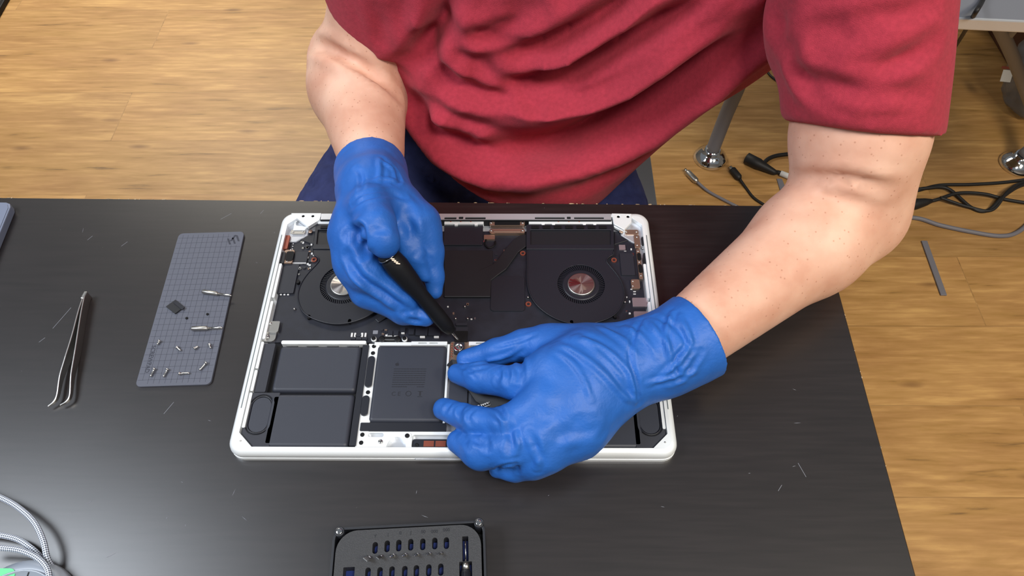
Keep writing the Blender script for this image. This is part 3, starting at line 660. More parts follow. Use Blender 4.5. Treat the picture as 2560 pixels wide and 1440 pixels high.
# flex strips and speaker bodies, mirrored
for s in (-1, 1):
    x = abs(L(910.5, 895, .012)[0]); m = MB()
    m.prism(rrect(s*x-.0027, s*x+.0027, -.1162, -.0243, .0006), .0066, .0116); fx = m.build('battery_flex', 'fan', lap, bev=.0003, seg=1)
    m = MB().prism(rrect(s*.1625-.0050, s*.1625+.0048, -.0692, -.0228, .0010), .0062, .0112).build('speaker_box', 'foam', lap, bev=.0006)
    x0, x1 = .1447, .1694
    P = [(x0, -.0700), (x1, -.0700), (x1, -.1060), (.1572, -.1180), (x0, -.1180)]
    P = [(s*a, b) for a, b in P]; st = rrect(min(s*.1478, s*.1678), max(s*.1478, s*.1678), -.1075, -.0718, .0099, 8)
    sp = MB().prism(P, .0062, .0120, [st]).build('speaker', 'foam', lap, bev=.0004, seg=1)
    MB().prism(rrect(min(s*.1478, s*.1678)+.0002, max(s*.1478, s*.1678)-.0002, -.1073, -.0720, .0098, 8), .0062, .0108).build('speaker_basket', 'black', sp)
    st2 = rrect(min(s*.1493, s*.1663), max(s*.1493, s*.1663), -.1060, -.0733, .0084, 8); pth = [Vector((a, b, .0112)) for a, b in st2]
    MB().tube(pth+[pth[0]], .0007, 6, capped=False).build('surround', 'fan', sp)
    MB().prism(rrect(min(s*.1503, s*.1653), max(s*.1503, s*.1653), -.1050, -.0743, .0074, 8), .0062, .0114).build('cone', 'battery', sp, bev=.0003)
    MB().lathe([(.0007, 0), (.0007, .0003), (0, .0004)], (s*.1675, -.1135, ZT), n=10).build('locating_pin', 'steel', lap)
    # white frame strip with black pads and screws
    xm = s*abs(L(931, 895, .0105)[0])
    MB().prism(rrect(xm-.0046, xm+.0046, -.1180, -.0225, .0006), .006, .0104).build('frame_strip', 'silver', lap, bev=.0003, seg=1)
    for xc, y0, y1 in ((s*abs(L(925, 926, .012)[0]), L(0, 965, .012)[1], L(0, 888, .012)[1]), (s*abs(L(913, 1010, .012)[0]), L(0, 1036, .012)[1], L(0, 986, .012)[1])):
        MB().prism(rrect(xc-.0030, xc+.0030, y0, y1, .0029), .0104, .0122).build('rubber_pad', 'fan', lap, bev=.0005)
    for px, py in ((935, 866), (932.5, 883), (920, 981), (906, 1087), (903, 1107)):
        ex, y = L(px, py, .0104); ex = s*abs(ex)
        MB().lathe([(.0018, 0), (.0018, .0004), (.0010, .0003), (.0009, 0), (.0008, 0), (0, .0003)], (ex, y, .0104), n=12).build('screw', 'deep', lap)
    # bar above the outer cells
    xa, xb = abs(L(703, 858, .012)[0]), abs(L(915, 858, .012)[0]); x0, x1 = sorted((s*xa, s*xb))
    m = MB().prism(rrect(x0, x1, -.0238, -.0204, .0012), .006, .0122); m.build('cross_bar', 'silver', lap, bev=.0004, seg=1)
    for i in range(4):
        xc = x0+(x1-x0)*(.13+.24*i); MB().prism(rrect(xc-.005, xc+.005, -.0256, -.0244, .0006), .0066, .0112).build('bar_tab', 'steel_brush', lap)
    x0, x1 = sorted((s*abs(L(1028, 855, .012)[0]), s*abs(L(1118, 855, .012)[0])))
    m = MB().prism(rrect(x0, x1, -.0242, -.0206, .0004), .006, .0114, [rrect(x0+.006, x0+.0135, -.0228, -.0216, .0005), rrect(x1-.0155, x1-.008, -.0228, -.0216, .0005)]); m.build('cross_bar', 'silver', lap, bev=.0003, seg=1)
    x0, x1 = sorted((s*.0722, s*abs(L(1028, 855, .012)[0]))); MB().prism(rrect(x0, x1, -.0242, -.0210, .0003), .006, .0108).build('cross_bar', 'silver', lap, bev=.0003, seg=1)
    # front tray
    xi = abs(cx0); x0, x1 = sorted((s*.0715, s*.0015))
    hole1 = rrect(*sorted((s*.0680, s*.0555)), -.1083, -.1047, .0016); hole2 = [(s*.0446+.0078*math.cos(math.pi*i/14), -.1176+.0092*math.sin(math.pi*i/14)) for i in range(15)]
    hole3 = rrect(*sorted((s*.0325, s*.0025)), -.1176, -.1064, .002)
    MB().prism([(x0, -.1184), (x1, -.1184), (x1, -.1036), (x0, -.1036)], .006, .0106, [hole1, hole2, hole3]).build('front_tray', 'silver', lap, bev=.0004, seg=1)
    MB().prism(rrect(*sorted((s*.0322, s*.0028)), -.1174, -.1094, .002), .006, .0092).build('haptic_bracket', 'fan', lap, bev=.0003, seg=1)
    for i in range(2): x0_, x1_ = sorted((s*(.0231-i*.0094), s*(.0149-i*.0094))); MB().box(x0_, x1_, -.1158, -.1110, .0092, .0097).build('copper_pad', 'copper', lap)
    MB().lathe([(.0016, 0), (.0016, .0005), (.0008, .0003), (0, .0003)], (s*.0285, -.1146, .0092), n=12).build('screw', 'deep', lap)
    MB().prism(circle(s*.0364, -.1076, .0034, 18), .006, .0114).build('screw_boss', 'silver', lap, bev=.0003, seg=1)
    MB().lathe([(.0019, 0), (.0019, .0005), (.0009, .0003), (0, .0004)], (s*.0364, -.1076, .0114), n=12).build('screw', 'deep', lap)
    MB().lathe([(.0018, 0), (.0018, .0008), (.0009, .0006), (0, .0010)], (s*.0573, -.1124, .0106), n=12).build('screw', 'steel', lap)
    x0, x1 = sorted((s*.0750, s*.0060)); MB().prism(rrect(x0, x1, -.1034, -.0962, .0008), .006, .0112).build('battery_lead', 'fan', lap, bev=.0006)
# trackpad connector in the centre
bx = LB((1131, 853), (1168, 905), .0125)
MB().prism(rrect(bx[0]-.002, bx[1]+.002, bx[2]-.002, bx[3]+.001, .002), .006, .0100).build('connector_bed', 'gold', lap, bev=.0004)
cb = MB().prism(rrect(*LB((1136, 855), (1160, 884), .0125), .0008), .010, .0120).build('flex_connector', 'chip', lap, bev=.0003)
x, y = L(1146, 868, .0125); MB().lathe([(.0040, 0), (.0040, .0006), (.0033, .0008), (.0030, .0002), (.0008, .0003), (0, .0009)], (x, y, .0120), n=24).build('screw', 'chrome', cb)
for i in range(6): dome(lap, 1130.5-i*.3, 860+i*6.2, .0008, 'copper', .0100, .0006)
MB().prism(rrect(*LB((1137, 826), (1168, 853), .0120), .0004), .0095, .0112).build('trackpad_flex', 'deep', lap, bev=.0003)
MB().prism(rrect(*LB((1140, 806), (1168, 812), .0110), .0004), .0082, .0102).build('flex_socket', 'chip', lap)
# battery board connector bar with screws
x0, x1, y0, y1 = LB((952, 841), (1000, 850), .0120); MB().prism(rrect(x0, x1, y0, y1, .0016), .0095, .0122).build('connector_bar', 'steel_brush', lap, bev=.0003)
MB().prism(rrect(x0+.003, x1-.003, y0+.0008, y1-.0006, .0003), .0122, .0126).build('connector_slot', 'deep', lap)
for px, py, r, m in ((955, 846, .0024, 'deep'), (993, 846, .0024, 'deep'), (934, 846, .0019, 'deep'), (1011, 846, .0019, 'deep')):
    x, y = L(px, py, .0125); MB().lathe([(r*1.25, -.003), (r*1.25, -.0002), (r, .0001)], (x, y, .0122), n=14).build('screw_post', 'silver' if r < .002 else 'black', lap)
    MB().lathe([(r, 0), (r, .0006), (r*.45, .0004), (0, .0006)], (x, y, .0123), n=14).build('screw', m, lap)
# ================================================================ magnetic screw mat
mt = empty('magnetic_mat', at(475, 775, 0), 'grey gridded magnetic screw mat lying left of the laptop', 'mat')
c4 = [at(443, 584, .002), at(607, 579, .002), at(531, 961, .002), at(343, 967, .002)]   # back-left, back-right, front-right, front-left
ex = ((c4[1]-c4[0])+(c4[2]-c4[3])).normalized(); ey = Vector((-ex.y, ex.x, 0)); cen = sum(c4, Vector())/4
wm = ((c4[1]-c4[0]).length+(c4[2]-c4[3]).length)/4; hm_ = ((c4[0]-c4[3]).length+(c4[1]-c4[2]).length)/4
sk = ((c4[0]+c4[1])-(c4[2]+c4[3])).normalized()
def mm(u, v): p = cen+ex*u*wm+ey*v*hm_; return (p.x, p.y)
out = [mm(a/wm, b/hm_) for a, b in rrect(-wm, wm, -hm_, hm_, .0045, 6)]
MB().prism(out, 0, .0022).build('pad', 'mat', mt, bev=.0004, seg=1)
g = MB(); NU, NV = 13, 27
for i in range(1, NU):
    u = -1+2*i/NU; a, b = mm(u, -.97 if i > 1 else -.93), mm(u, .97 if i < NU-2 else .80)
    w = ex*.00011; g.prism([(a[0]-w.x, a[1]-w.y), (a[0]+w.x, a[1]+w.y), (b[0]+w.x, b[1]+w.y), (b[0]-w.x, b[1]-w.y)], .0021, .00226)
for j in range(1, NV):
    v = -1+2*j/NV; a, b = mm(-.97, v), mm(.97 if v < .8 else .62, v)
    w = ey*.00011; g.prism([(a[0]-w.x, a[1]-w.y), (b[0]-w.x, b[1]-w.y), (b[0]+w.x, b[1]+w.y), (a[0]+w.x, a[1]+w.y)], .0021, .00226)
g.build('grid_print', 'matline', mt)
rz = math.atan2(ex.y, ex.x)
text_obj('mat_lettering', 'SCREWPAD', .0052, (*mm(-.80, -.68), .00232), rz-math.pi/2, 'matline', mt)
lg = MB(); ld = ex*.0042  # four slanted bars printed in the far corner
for k, (u, v, l) in enumerate(((.60, .855, 1.0), (.74, .865, 1.0), (.70, .905, -1.0), (.84, .90, 1.0))):
    p = Vector((*mm(u, v), 0)); q = ex*.0016*l+ey*-.0036; n_ = ex*.0009
    lg.prism([tuple((p-q-n_)[:2]), tuple((p+q-n_)[:2]), tuple((p+q+n_)[:2]), tuple((p-q+n_)[:2])][::1], .0021, .0024)
lg.build('mat_logo', 'matline', mt)
ZM = .0023
def mp_(px, py, z=ZM): return at(px, py, z)
# screwdriver bits
def drv(name, a, b, label):
    a, b = at(*a, ZM+.002), at(*b, ZM+.001); d = b-a; l = d.length; org = a.copy(); e = empty(name, (a.x, a.y, ZM), label, 'screwdriver bit', 'loose screwdriver bits on the mat')
    a.z = b.z = ZM+.0021; ax = (b-a).normalized()
    MB().lathe([(0, 0), (.0012, .0001), (.0021, .0012), (.0021, l*.50), (.0016, l*.53), (.0011, l*.54)], a, ax, 6).build('hex_shank', 'steel_brush', e)
    MB().lathe([(.0011, l*.53), (.0010, l*.94), (.0005, l), (0, l)], a, ax, 12).build('blade', 'steel', e)
drv('screwdriver_bit', (505, 729), (580, 741), 'silver screwdriver bit on the mat, level with the upper fan, its tip over the edge')
drv('screwdriver_bit', (477, 822), (558, 821), 'silver screwdriver bit lying straight across the mat below the small black cover')
def screw(a, b, label, grp, r=.0016):
    a, b = at(*a, ZM+r), at(*b, ZM+r*.6); a.z = ZM+r; b.z = ZM+r*.75; l = (b-a).length; ax = (b-a).normalized()
    m = MB().lathe([(0, 0), (r*.7, .0002), (r, .0008), (r*.95, .0014), (r*.55, .0017), (r*.55, l*.4)]+[(r*(.6 if k % 2 else .48), l*(.4+.55*k/9)) for k in range(1, 9)]+[(r*.4, l*.98), (0, l)], a, ax, 12)
    o = m.build('screw', 'steel', origin=(a.x, a.y, ZM)); tag(o, label, 'screw', grp)
gs, gl_ = 'short loose screws on the mat', 'long loose screws on the mat'
screw((400, 850), (393, 862), 'short silver screw leftmost in the upper row of loose screws on the mat', gs)
screw((441, 867), (452, 877), 'short silver screw second from left in the upper row on the mat', gs)
screw((484, 872), (496, 866), 'short silver screw third from left in the upper row on the mat', gs)
screw((523, 859), (527, 871), 'short silver screw rightmost in the upper row, nearest the laptop', gs)
screw((387, 920), (376, 942), 'long silver screw leftmost on the mat, beside the printed lettering', gl_, .0015)
screw((420, 921), (408, 943), 'long silver screw second from left in the bottom row of the mat', gl_, .0015)
screw((446, 934), (475, 933), 'long silver screw lying flat crosswise in the bottom row of the mat', gl_, .0015)
screw((517, 905), (498, 926), 'long silver screw at the mat\'s lower right, tilted diagonally', gl_, .0015)
for px, py, lb in ((467, 796, 'tiny black screw on the mat beside the small black cover'), (519, 786, 'tiny black screw between the two screwdriver bits on the mat')):
    p = mp_(px, py); o = MB().lathe([(.0011, 0), (.0012, .0006), (.0008, .0012), (.0004, .0012), (.0003, .0008), (0, .0008)], p, n=12).build('tiny_screw', 'deep'); tag(o, lb, 'screw', 'tiny black screws on the mat')
cv = empty('connector_cover', mp_(438, 770), 'small black square connector cover lying on the mat', 'metal cover')
P = [mp_(416, 768), mp_(439, 786), mp_(462, 769), mp_(440, 751)]
MB().prism([tuple(p[:2]) for p in P], ZM, ZM+.0014).build('plate', 'black', cv, bev=.0002)
P2 = [mp_(433, 757, .004), mp_(455, 775, .004), mp_(462, 769, .004), mp_(440, 751, .004)]
MB().prism([tuple(p[:2]) for p in P2], ZM+.0014, ZM+.0022).build('flange', 'fan', cv, bev=.0002)

# ================================================================ tweezers standing on their edge
tw = empty('tweezers', at(180, 880, 0), 'bent-tip steel tweezers lying on the table left of the grey mat', 'tweezers')
def tine(pts, name):
    m = MB(); prev = None; P = spline([(*at(px, py, z1)[:2], 0) for px, py, z0, z1 in pts], 6); n = len(pts)
    for i, p in enumerate(P):
        t = i/6; k = min(int(t), n-2); f = t-k; z0 = pts[k][2]*(1-f)+pts[k+1][2]*f; z1 = pts[k][3]*(1-f)+pts[k+1][3]*f
        d = (P[min(i+1, len(P)-1)]-P[max(i-1, 0)]).normalized(); nn = Vector((-d.y, d.x, 0))*.0006
        r = [m.bm.verts.new((p.x-nn.x, p.y-nn.y, z0)), m.bm.verts.new((p.x+nn.x, p.y+nn.y, z0)), m.bm.verts.new((p.x+nn.x, p.y+nn.y, z1)), m.bm.verts.new((p.x-nn.x, p.y-nn.y, z1))]
        if prev:
            for q in range(4): m.bm.faces.new([prev[q], prev[(q+1) % 4], r[(q+1) % 4], r[q]])
        else: m.bm.faces.new(r[::-1])
        prev = r
    m.bm.faces.new(prev); return m.build(name, 'steel_brush', tw, bev=.0002, seg=1)
tine([(212, 728, 0, .0100), (196, 775, 0, .0100), (180, 835, 0, .0098), (163, 890, 0, .0095), (149, 938, .002, .0085), (142, 985, .003, .0070), (134, 1003, .0035, .0062), (119, 1016, .004, .0050)], 'left_arm')
tine([(213, 730, 0, .0100), (203, 775, 0, .0100), (194, 830, 0, .0098), (187, 875, 0, .0095), (177, 935, .002, .0085), (174, 985, .003, .0070), (166, 1002, .0035, .0062), (149, 1013, .004, .0050)], 'right_arm')
p, q = at(213, 728, .010), at(209, 745, .010); MB().box(-.0016, .0016, -.004, .004, 0, .0102, Matrix.Translation((p.x, p.y-.004, 0)) @ Matrix.Rotation(-.12, 4, 'Z')).build('joint', 'steel_brush', tw, bev=.0008)

# ================================================================ bit case
ZC = .022
A, B_ = at(833, 1318, ZC), at(1212, 1298, ZC); U = (B_-A).normalized(); Vv = Vector((U.y, -U.x, 0)); WC = (B_-A).length; HC = .098
def cuv(px, py, z=ZC): p = at(px, py, z)-A; return p.dot(U), p.dot(Vv)
def cw(u, v): p = A+U*u+Vv*v; return (p.x, p.y)
def cwl(P): return [cw(*p) for p in P]
bc = empty('bit_case', (A.x+.06, A.y-.05, 0), 'black screwdriver bit case with rows of slots at the table\'s front edge', 'tool case')
MB().prism(cwl(rrect(0, WC, 0, HC, .008, 6)), 0, .0205, [cwl(rrect(.0018, WC-.0018, .0018, HC-.0018, .0065, 6))]).build('case_shell', 'boxrim', bc, bev=.0005)
MB().prism(cwl(rrect(.001, WC-.001, .001, HC-.001, .006, 6)), .001, .0050).build('case_floor', 'deep', bc)
slots = []
row1 = [(938, 1366), (968, 1362), (997, 1360), (1027, 1358), (1057, 1357), (1087, 1355), (1116, 1354)]
row2 = [(920, 1430), (950, 1429), (980, 1427), (1012, 1426), (1041, 1424), (1072, 1422), (1102, 1420)]
sl = [cuv(*p) for p in row1]+[cuv(*p) for p in row2]; row_gap = sl[7][1]-sl[0][1]
sl += [(u-(sl[0][0]-sl[7][0]), v+row_gap) for u, v in sl[7:14]]
holes = [cwl(rrect(u-.0019, u+.0019, v-.0030, v+.0052, .0018, 4)) for u, v in sl if v < HC-.012]
u, v = cuv(873, 1418); holes.append(cwl(rrect(u-.0040, u+.0040, v, v+.040, .0004)))
u0, v0 = cuv(1163, 1341); holes.append(cwl(rrect(u0-.0022, u0+.0022, v0, v0+.0175, .0005))); holes.append(cwl(rrect(u0-.0045, u0+.0045, v0+.0176, HC-.02, .0006)))
insert = rrect(.0032, WC-.0032, .0032, HC-.0032, .0150, 8)
MB().prism(cwl(insert), .012, .0222, holes).build('foam_insert', 'box', bc, bev=.0005, seg=1)
MB().prism(cwl(rrect(.006, WC-.006, .012, HC-.006, .004)), .0052, .0118).build('blue_liner', 'blue', bc)
for px, py in ((848, 1329), (1197, 1307)):
    u, v = cuv(px, py, .021); x, y = cw(u, v)
    MB().lathe([(.0036, .001), (.0036, .0212), (.0030, .0216), (.0026, .0206)], (x, y, 0), n=24).build('magnet_cup', 'boxrim', bc)
    MB().lathe([(.0023, .0195), (.0023, .0218), (.0019, .0220), (0, .0220)], (x, y, 0), n=20).build('magnet', 'chrome', bc)
for (px, py), s_ in zip([(938, 1341), (970, 1338), (1001, 1333), (1027, 1332), (1058, 1330), (1086, 1329), (1116, 1325)], ('\u2022', '1', '0', 'J', '00', '000', '000')):
    u, v = cuv(px, py); x, y = cw(u, v); text_obj('engraving', s_ if s_ != '\u2022' else 'Y', .0034, (x, y, .0223), math.atan2(U.y, U.x), 'boxrim', bc)
# bits leaning in their slots
kinds = [('flat', .0021, .011), ('flat', .0014, .011), ('cross', .0019, .010), ('cross', .0017, .010), ('cross', .0015, .010), ('cross', .0013, .010), ('cross', .0010, .011)]
names = ['wide flat steel bit, leftmost of the full upper row in the black case', 'narrow flat steel bit, second from left in the case\'s upper row', 'thick cross-tip steel bit, third from left in the case\'s upper row', 'cross-tip steel bit in the middle of the case\'s upper row', 'cross-tip steel bit, third from right in the case\'s upper row', 'small cross-tip steel bit, second from right in the case\'s upper row', 'thinnest steel bit, rightmost in the case\'s upper row under the engraved zeros']
n2 = ['%s in the bit case\'s lower row' % t for t in ('leftmost steel bit', 'second steel bit from left', 'third steel bit from left', 'middle steel bit', 'third steel bit from right', 'second steel bit from right', 'rightmost steel bit')]
for i, ((u, v), lb) in enumerate(zip(sl[:14], names+n2)):
    kd, r, ln = kinds[i % 7]; x, y = cw(u, v+.0042); base = Vector((x, y, .0120)); ax = (Vector((U.x, U.y, 0))*-.30+Vector((Vv.x, Vv.y, 0))*.38+Vector((0, 0, 1))).normalized(); ln2 = ln+.0085
    e = empty('steel_bit', base, lb, 'screwdriver bit', 'bits standing in the case')
    MB().lathe([(.0016, 0), (.0016, ln2*.5), (r*.8, ln2*.62), (r*.8, ln2*.72)], base, ax, 12).build('shank', 'steel_brush', e)
    p0 = base+ax*ln2*.70
    if kd == 'flat':
        s1 = Vector((U.x, U.y, 0)); mtx = Matrix.Translation(p0) @ ax.to_track_quat('Z', 'Y').to_matrix().to_4x4()
        m = MB(); m.box(-r*.8, r*.8, -r*.7, r*.7, 0, ln2*.30)
        for vv in m.bm.verts:
            if vv.co.z > .001: vv.co.y *= .18; vv.co.x *= 1.15
            vv.co = mtx @ vv.co
        m.build('tip', 'steel', e)
    else: MB().lathe([(r*.8, 0), (r*.75, ln2*.12), (r*.2, ln2*.28), (0, ln2*.3)], p0, ax, 8).build('tip', 'steel', e)
# driver lying in its slot
e = empty('precision_driver', (*cw(u0, v0+.03), .012), 'slim black driver with a silver collar lying in the bit case\'s long slot', 'screwdriver')
ax = Vector((Vv.x, Vv.y, 0)); o0 = Vector((*cw(u0, v0+.002), .0190))
MB().lathe([(.0002, 0), (.0006, .0002), (.0006, .014)], o0, ax, 12).build('blade', 'steel', e)
MB().lathe([(.0006, .0135), (.0012, .0150), (.0026, .0162), (.0028, .0205)], o0, ax, 20).build('collar', 'steel_brush', e)
m = MB(); m.lathe([(.0028, .0205), (.0034, .0215), (.0035, .060), (.003, .062)], o0, ax, 24)
for i, vv in enumerate(m.bm.verts):
    pass
m.build('handle', 'black', e, bev=None)
m = MB()
for i in range(9):
    a_ = math.pi*i/8; off = Vector((U.x, U.y, 0))*math.cos(a_)*.0034+Vector((0, 0, 1))*math.sin(a_)*.0034; m.tube([o0+ax*.0225+off, o0+ax*.058+off], .00035, 6)
m.build('knurling', 'fan', e)

# ================================================================ cables and things at the table's corners
def cable(name, pts, r, m, label, uv=False, group=None, parent=None, cat='cable', cap=True):
    o = MB().tube(spline(pts, 10), r, 12, uv=uv).build(name, m, parent)
    if label: tag(o, label, cat, group)
    return o
R_ = .0021
cable('braided_cable', [at(-60, 1218, .012), at(0, 1243, .012), at(45, 1268, .013), at(85, 1305, .014), at(108, 1352, .014), at(118, 1395, .012), at(132, 1420, .007), at(155, 1455, .004)], R_, 'braid', 'grey braided cable arching over the others at the table\'s lower left corner', uv=12)
cable('braided_cable', [at(-60, 1330, .008), at(0, 1338, .008), at(45, 1349, .008), at(80, 1372, .008), at(112, 1402, .0035), at(150, 1432, .0025), at(180, 1470, .0025)], R_, 'braid', 'grey braided cable, middle strand, running just under the arching loop at lower left', uv=12)
cable('braided_cable', [at(-60, 1367, .018), at(0, 1370, .018), at(50, 1376, .018), at(92, 1394, .018), at(118, 1422, .018), at(125, 1460, .018)], R_, 'braid', 'grey braided cable lowest of the strands, bending round the clear tin at lower left', uv=12)
tp = at(28, 1545, .012); rad = (at(28, 1545, .012)-at(28, 1432, .012)).length
tin = empty('round_tin', (tp.x, tp.y, 0), 'round pale clear plastic tin under the braided cables, at the photo\'s lower left corner', 'container')
MB().lathe([(rad*1.22, 0), (rad*1.25, .002), (rad*1.22, .010), (rad*1.05, .0128), (rad*1.0, .0125)], (tp.x, tp.y, 0), n=64).build('tin_body', 'tinwhite', tin)
MB().lathe([(rad*1.0, .0125), (rad*.98, .0150), (rad*.95, .0150), (rad*.94, .0128), (0, .0128)], (tp.x, tp.y, 0), n=64).build('lid', 'clear', tin)
s4 = at(2, 1452, .0132); e4 = MB().prism(rrect(s4.x-.010, s4.x+.0085, s4.y-.012, s4.y+.0085, .005), .0128, .0134).build('sticker', 'green', tin)
tag(e4, 'bright green sticker')
pt = at(70, 1436, .013); MB().box(pt.x-.0004, pt.x+.0004, pt.y-.004, pt.y+.002, .0128, .0132).build('tick_mark', 'deep', tin)
c1 = at(29, 512, .009); c2 = at(0, 583, .009); dd = (c2-c1).normalized(); nn = Vector((dd.y, -dd.x, 0)) if dd.y*1 > 0 else Vector((-dd.y, dd.x, 0)); nn = Vector((-abs(nn.x), nn.y, 0))
nn = Vector((dd.y, -dd.x, 0)); 
if nn.x > 0: nn = -nn
corner = at(30, 505, .009)
ta = empty('tablet', (corner.x-.07, corner.y-.05, 0), 'slate-blue slab corner at the far left edge of the table', 'tablet')
back = Vector((-1, .012, 0)); P = []
cr = .006
pts = [corner+back*.14, corner+back*cr, corner+back*cr*.3+dd*cr*.3, corner+dd*cr, corner+dd*.10, corner+dd*.10+back*.14]
MB().prism([tuple(p[:2]) for p in pts], .0, .0085).build('slab', 'tablet', ta, bev=.0008)
MB().prism([tuple((p+Vector((-.0015, -.0018, 0)))[:2]) for p in pts], .0085, .0090).build('cover_glass', 'tablet', ta, bev=.0003)

# ================================================================ floor things and the desk behind
ZF = -.74
def leg(name, foot, pts, par, r=.016):
    x, y, _ = at(*foot, ZF)
    MB().lathe([(.040, 0), (.041, .004), (.037, .012), (.030, .018), (.026, .022), (.020, .026), (.018, .034)], (x, y, ZF), n=32).build('chrome_foot', 'chrome', par)
    MB().tube(spline([(x, y, ZF+.03)]+[(x+a, y+b, ZF+c) for a, b, c in pts], 8), r, 16).build(name, 'grey', par)
dk = empty('desk', (.9, 1.2, ZF), 'grey desk with tubular legs on chrome feet, behind the person at upper right', 'desk')
e0 = at(2350, 41, -.03); e1 = at(2560, 51, -.03); du = (e1-e0).normalized(); pn = Vector((-du.y, du.x, 0))
pa = e0-du*.62; pb_ = e1+du*.55
MB().prism([tuple(p[:2]) for p in (pa, pb_, pb_+pn*.85, pa+pn*.85)], -.044, -.030).build('desktop', 'grey', dk, bev=.002)
MB().prism([tuple(p[:2]) for p in (pa-pn*.004, pb_-pn*.004, pb_, pa)], -.046, -.0285).build('edge_band', 'silver_dark', dk, bev=.002)
leg('leg', (1775, 397), [(.010, .012, .12), (.022, .015, .28), (.010, .03, .48), (-.01, .05, .69)], dk)
leg('leg', (2541, 412), [(.03, .01, .10), (.06, .02, .25), (.05, .04, .48), (.05, .05, .69)], dk)
leg('leg', (2366, 52), [(.0, .01, .12), (.0, .0, .30), (.0, .0, .50), (0, 0, .69)], dk)
p0 = at(2490, 50, -.10); p1 = at(2535, 150, -.22); p2 = at(2590, 300, -.40)
MB().tube(spline([p0, p1, p2], 8), .010, 14).build('brace', 'grey', dk)
q0 = at(2520, 60, -.12); q1 = at(2512, 92, -.16); MB().tube([at(2545, 50, -.10), q1], .010, 12).build('bracket', 'grey', dk)
bx_ = at(2580, 250, ZF)
cbx = empty('cardboard_box', (bx_.x+.1, bx_.y+.1, ZF), 'dark brown cardboard box on the floor behind the plastic bag', 'box')
bq = at(2548, 215, ZF)
MB().box(bq.x, bq.x+.34, bq.y+.02, bq.y+.36, ZF, ZF+.26).build('carton', 'card', cbx, bev=.004)
MB().box(bq.x+.15, bq.x+.19, bq.y+.019, bq.y+.362, ZF+.2595, ZF+.2615).build('tape', 'greycable', cbx)
# crumpled bag
bg = empty('plastic_bag', at(2550, 270, ZF), 'crumpled clear plastic bag with a small red and white label on the floor', 'bag')
fb = Field([-.12, -.12, 0], [.12, .12, .20], .006); F = np.maximum(smin(fb.ell((0, 0, .07), (.075, .075, .085)), fb.ell((-.01, .03, .12), (.05, .05, .06)), .03), .002-fb.Z+0*fb.X+0*fb.Y)
V, Q = nets(F, fb); V = relax(V, Q, 2); N = vnormals(V, Q); V = V+N*(noise3(V, 28, .010)+noise3(V+3, 60, .005))[:, None]; V[:, 2] = np.maximum(V[:, 2], .001)
ctr = at(2560, 262, ZF); V = V*1.25+np.array([ctr.x+.015, ctr.y, ZF]); o = mesh_obj('bag_film', V, Q, 'bag', bg)
lp = at(2517, 190, ZF+.10); fc = Vector(CAMLOC)-lp
mt_ = Matrix.Translation(lp) @ fc.to_track_quat('Z', 'Y').to_matrix().to_4x4() @ Matrix.Rotation(.3, 4, 'Z')
MB().box(-.011, .011, -.014, .014, -.001, 0, mt_).build('label_card', 'label', bg); MB().box(-.016, .022, .016, .022, -.001, .0, mt_).build('label_stripe', 'copper', bg)
z = ZF+.004
cable('hanging_cable', [at(2480, -60, -.024), at(2457, 0, -.024), at(2436, 36, -.018), at(2405, 90, -.20), at(2370, 145, -.50), at(2330, 205, -.70), at(2322, 250, z), at(2290, 330, z), at(2255, 470, z)], .003, 'cable', 'thin black cord hanging from the grey desk down to the floor', cat='cable')
cable('black_cable', [at(2255, 485, z), at(2300, 475, z), at(2350, 463, z), at(2430, 461, z), at(2520, 455, z), at(2620, 440, z)], .004, 'cable', 'straight upper black cable on the floor beside the elbow')
cable('black_cable', [at(2250, 520, z), at(2275, 512, z), at(2340, 500, z+.006), at(2395, 483, z+.008), at(2460, 485, z+.006), at(2520, 500, z), at(2620, 515, z)], .004, 'cable', 'black cable on the floor crossing from the elbow to the photo\'s right edge')
cable('black_cable', [at(2268, 478, z), at(2320, 470, z+.004), at(2370, 472, z+.004), at(2430, 520, z), at(2470, 526, z), at(2510, 490, z+.010), at(2560, 462, z), at(2640, 455, z)], .004, 'cable', 'black cable with a low sagging bend on the floor at right')
cable('black_cable', [at(2350, 494, z+.010), at(2420, 517, z+.002), at(2480, 525, z+.002), at(2520, 478, z+.014), at(2560, 455, z), at(2640, 435, z)], .0036, 'cable', 'black cable rising in a loop toward the chrome foot at far right')
o = MB().lathe([(.004, 0), (.012, .006), (.013, .05), (.009, .075), (.005, .09)], at(2240, 520, ZF+.014), at(2300, 508, ZF+.014)-at(2240, 520, ZF+.014), 14).build('cable_plug', 'cable'); tag(o, 'bulky black cable plug on the floor just right of the elbow', 'plug')
cable('grey_cable', [at(2215, 545, z), at(2290, 545, z), at(2350, 563, z), at(2430, 580, z), at(2500, 590, z), at(2545, 580, z), at(2590, 540, z)], .005, 'greycable', 'smooth grey cable curving across the floor below the black cables')
cable('thin_cable', [at(1985, 205, z), at(1950, 180, z), at(1922, 140, z), at(1912, 110, z)], .0028, 'cable', 'thin dark cable loop on the floor seen under the armpit, outer strand')
cable('thin_cable', [at(2010, 235, z), at(1965, 215, z), at(1925, 188, z), at(1913, 160, z), at(1918, 130, z), at(1925, 100, z)], .0028, 'cable', 'thin dark cable loop on the floor seen under the armpit, inner strand')
def plugcable(nm, a, b, pts, r, m, hm, rh, label):
    e = empty(nm, at(*a, ZF), label, 'cable'); A0, B0 = at(*a, ZF+rh), at(*b, ZF+rh); ax = B0-A0; l = ax.length
    MB().lathe([(rh*.55, 0), (rh*.55, l*.22)], A0, ax, 16).build('contact', 'steel', e)
    MB().lathe([(rh*.95, l*.2), (rh, l*.25), (rh, l*.85), (rh*.5, l)], A0, ax, 16).build('connector', hm, e)
    MB().tube(spline([B0-ax*.05]+[at(x, y, ZF+r) for x, y in pts], 8), r, 10).build('cord', m, e)
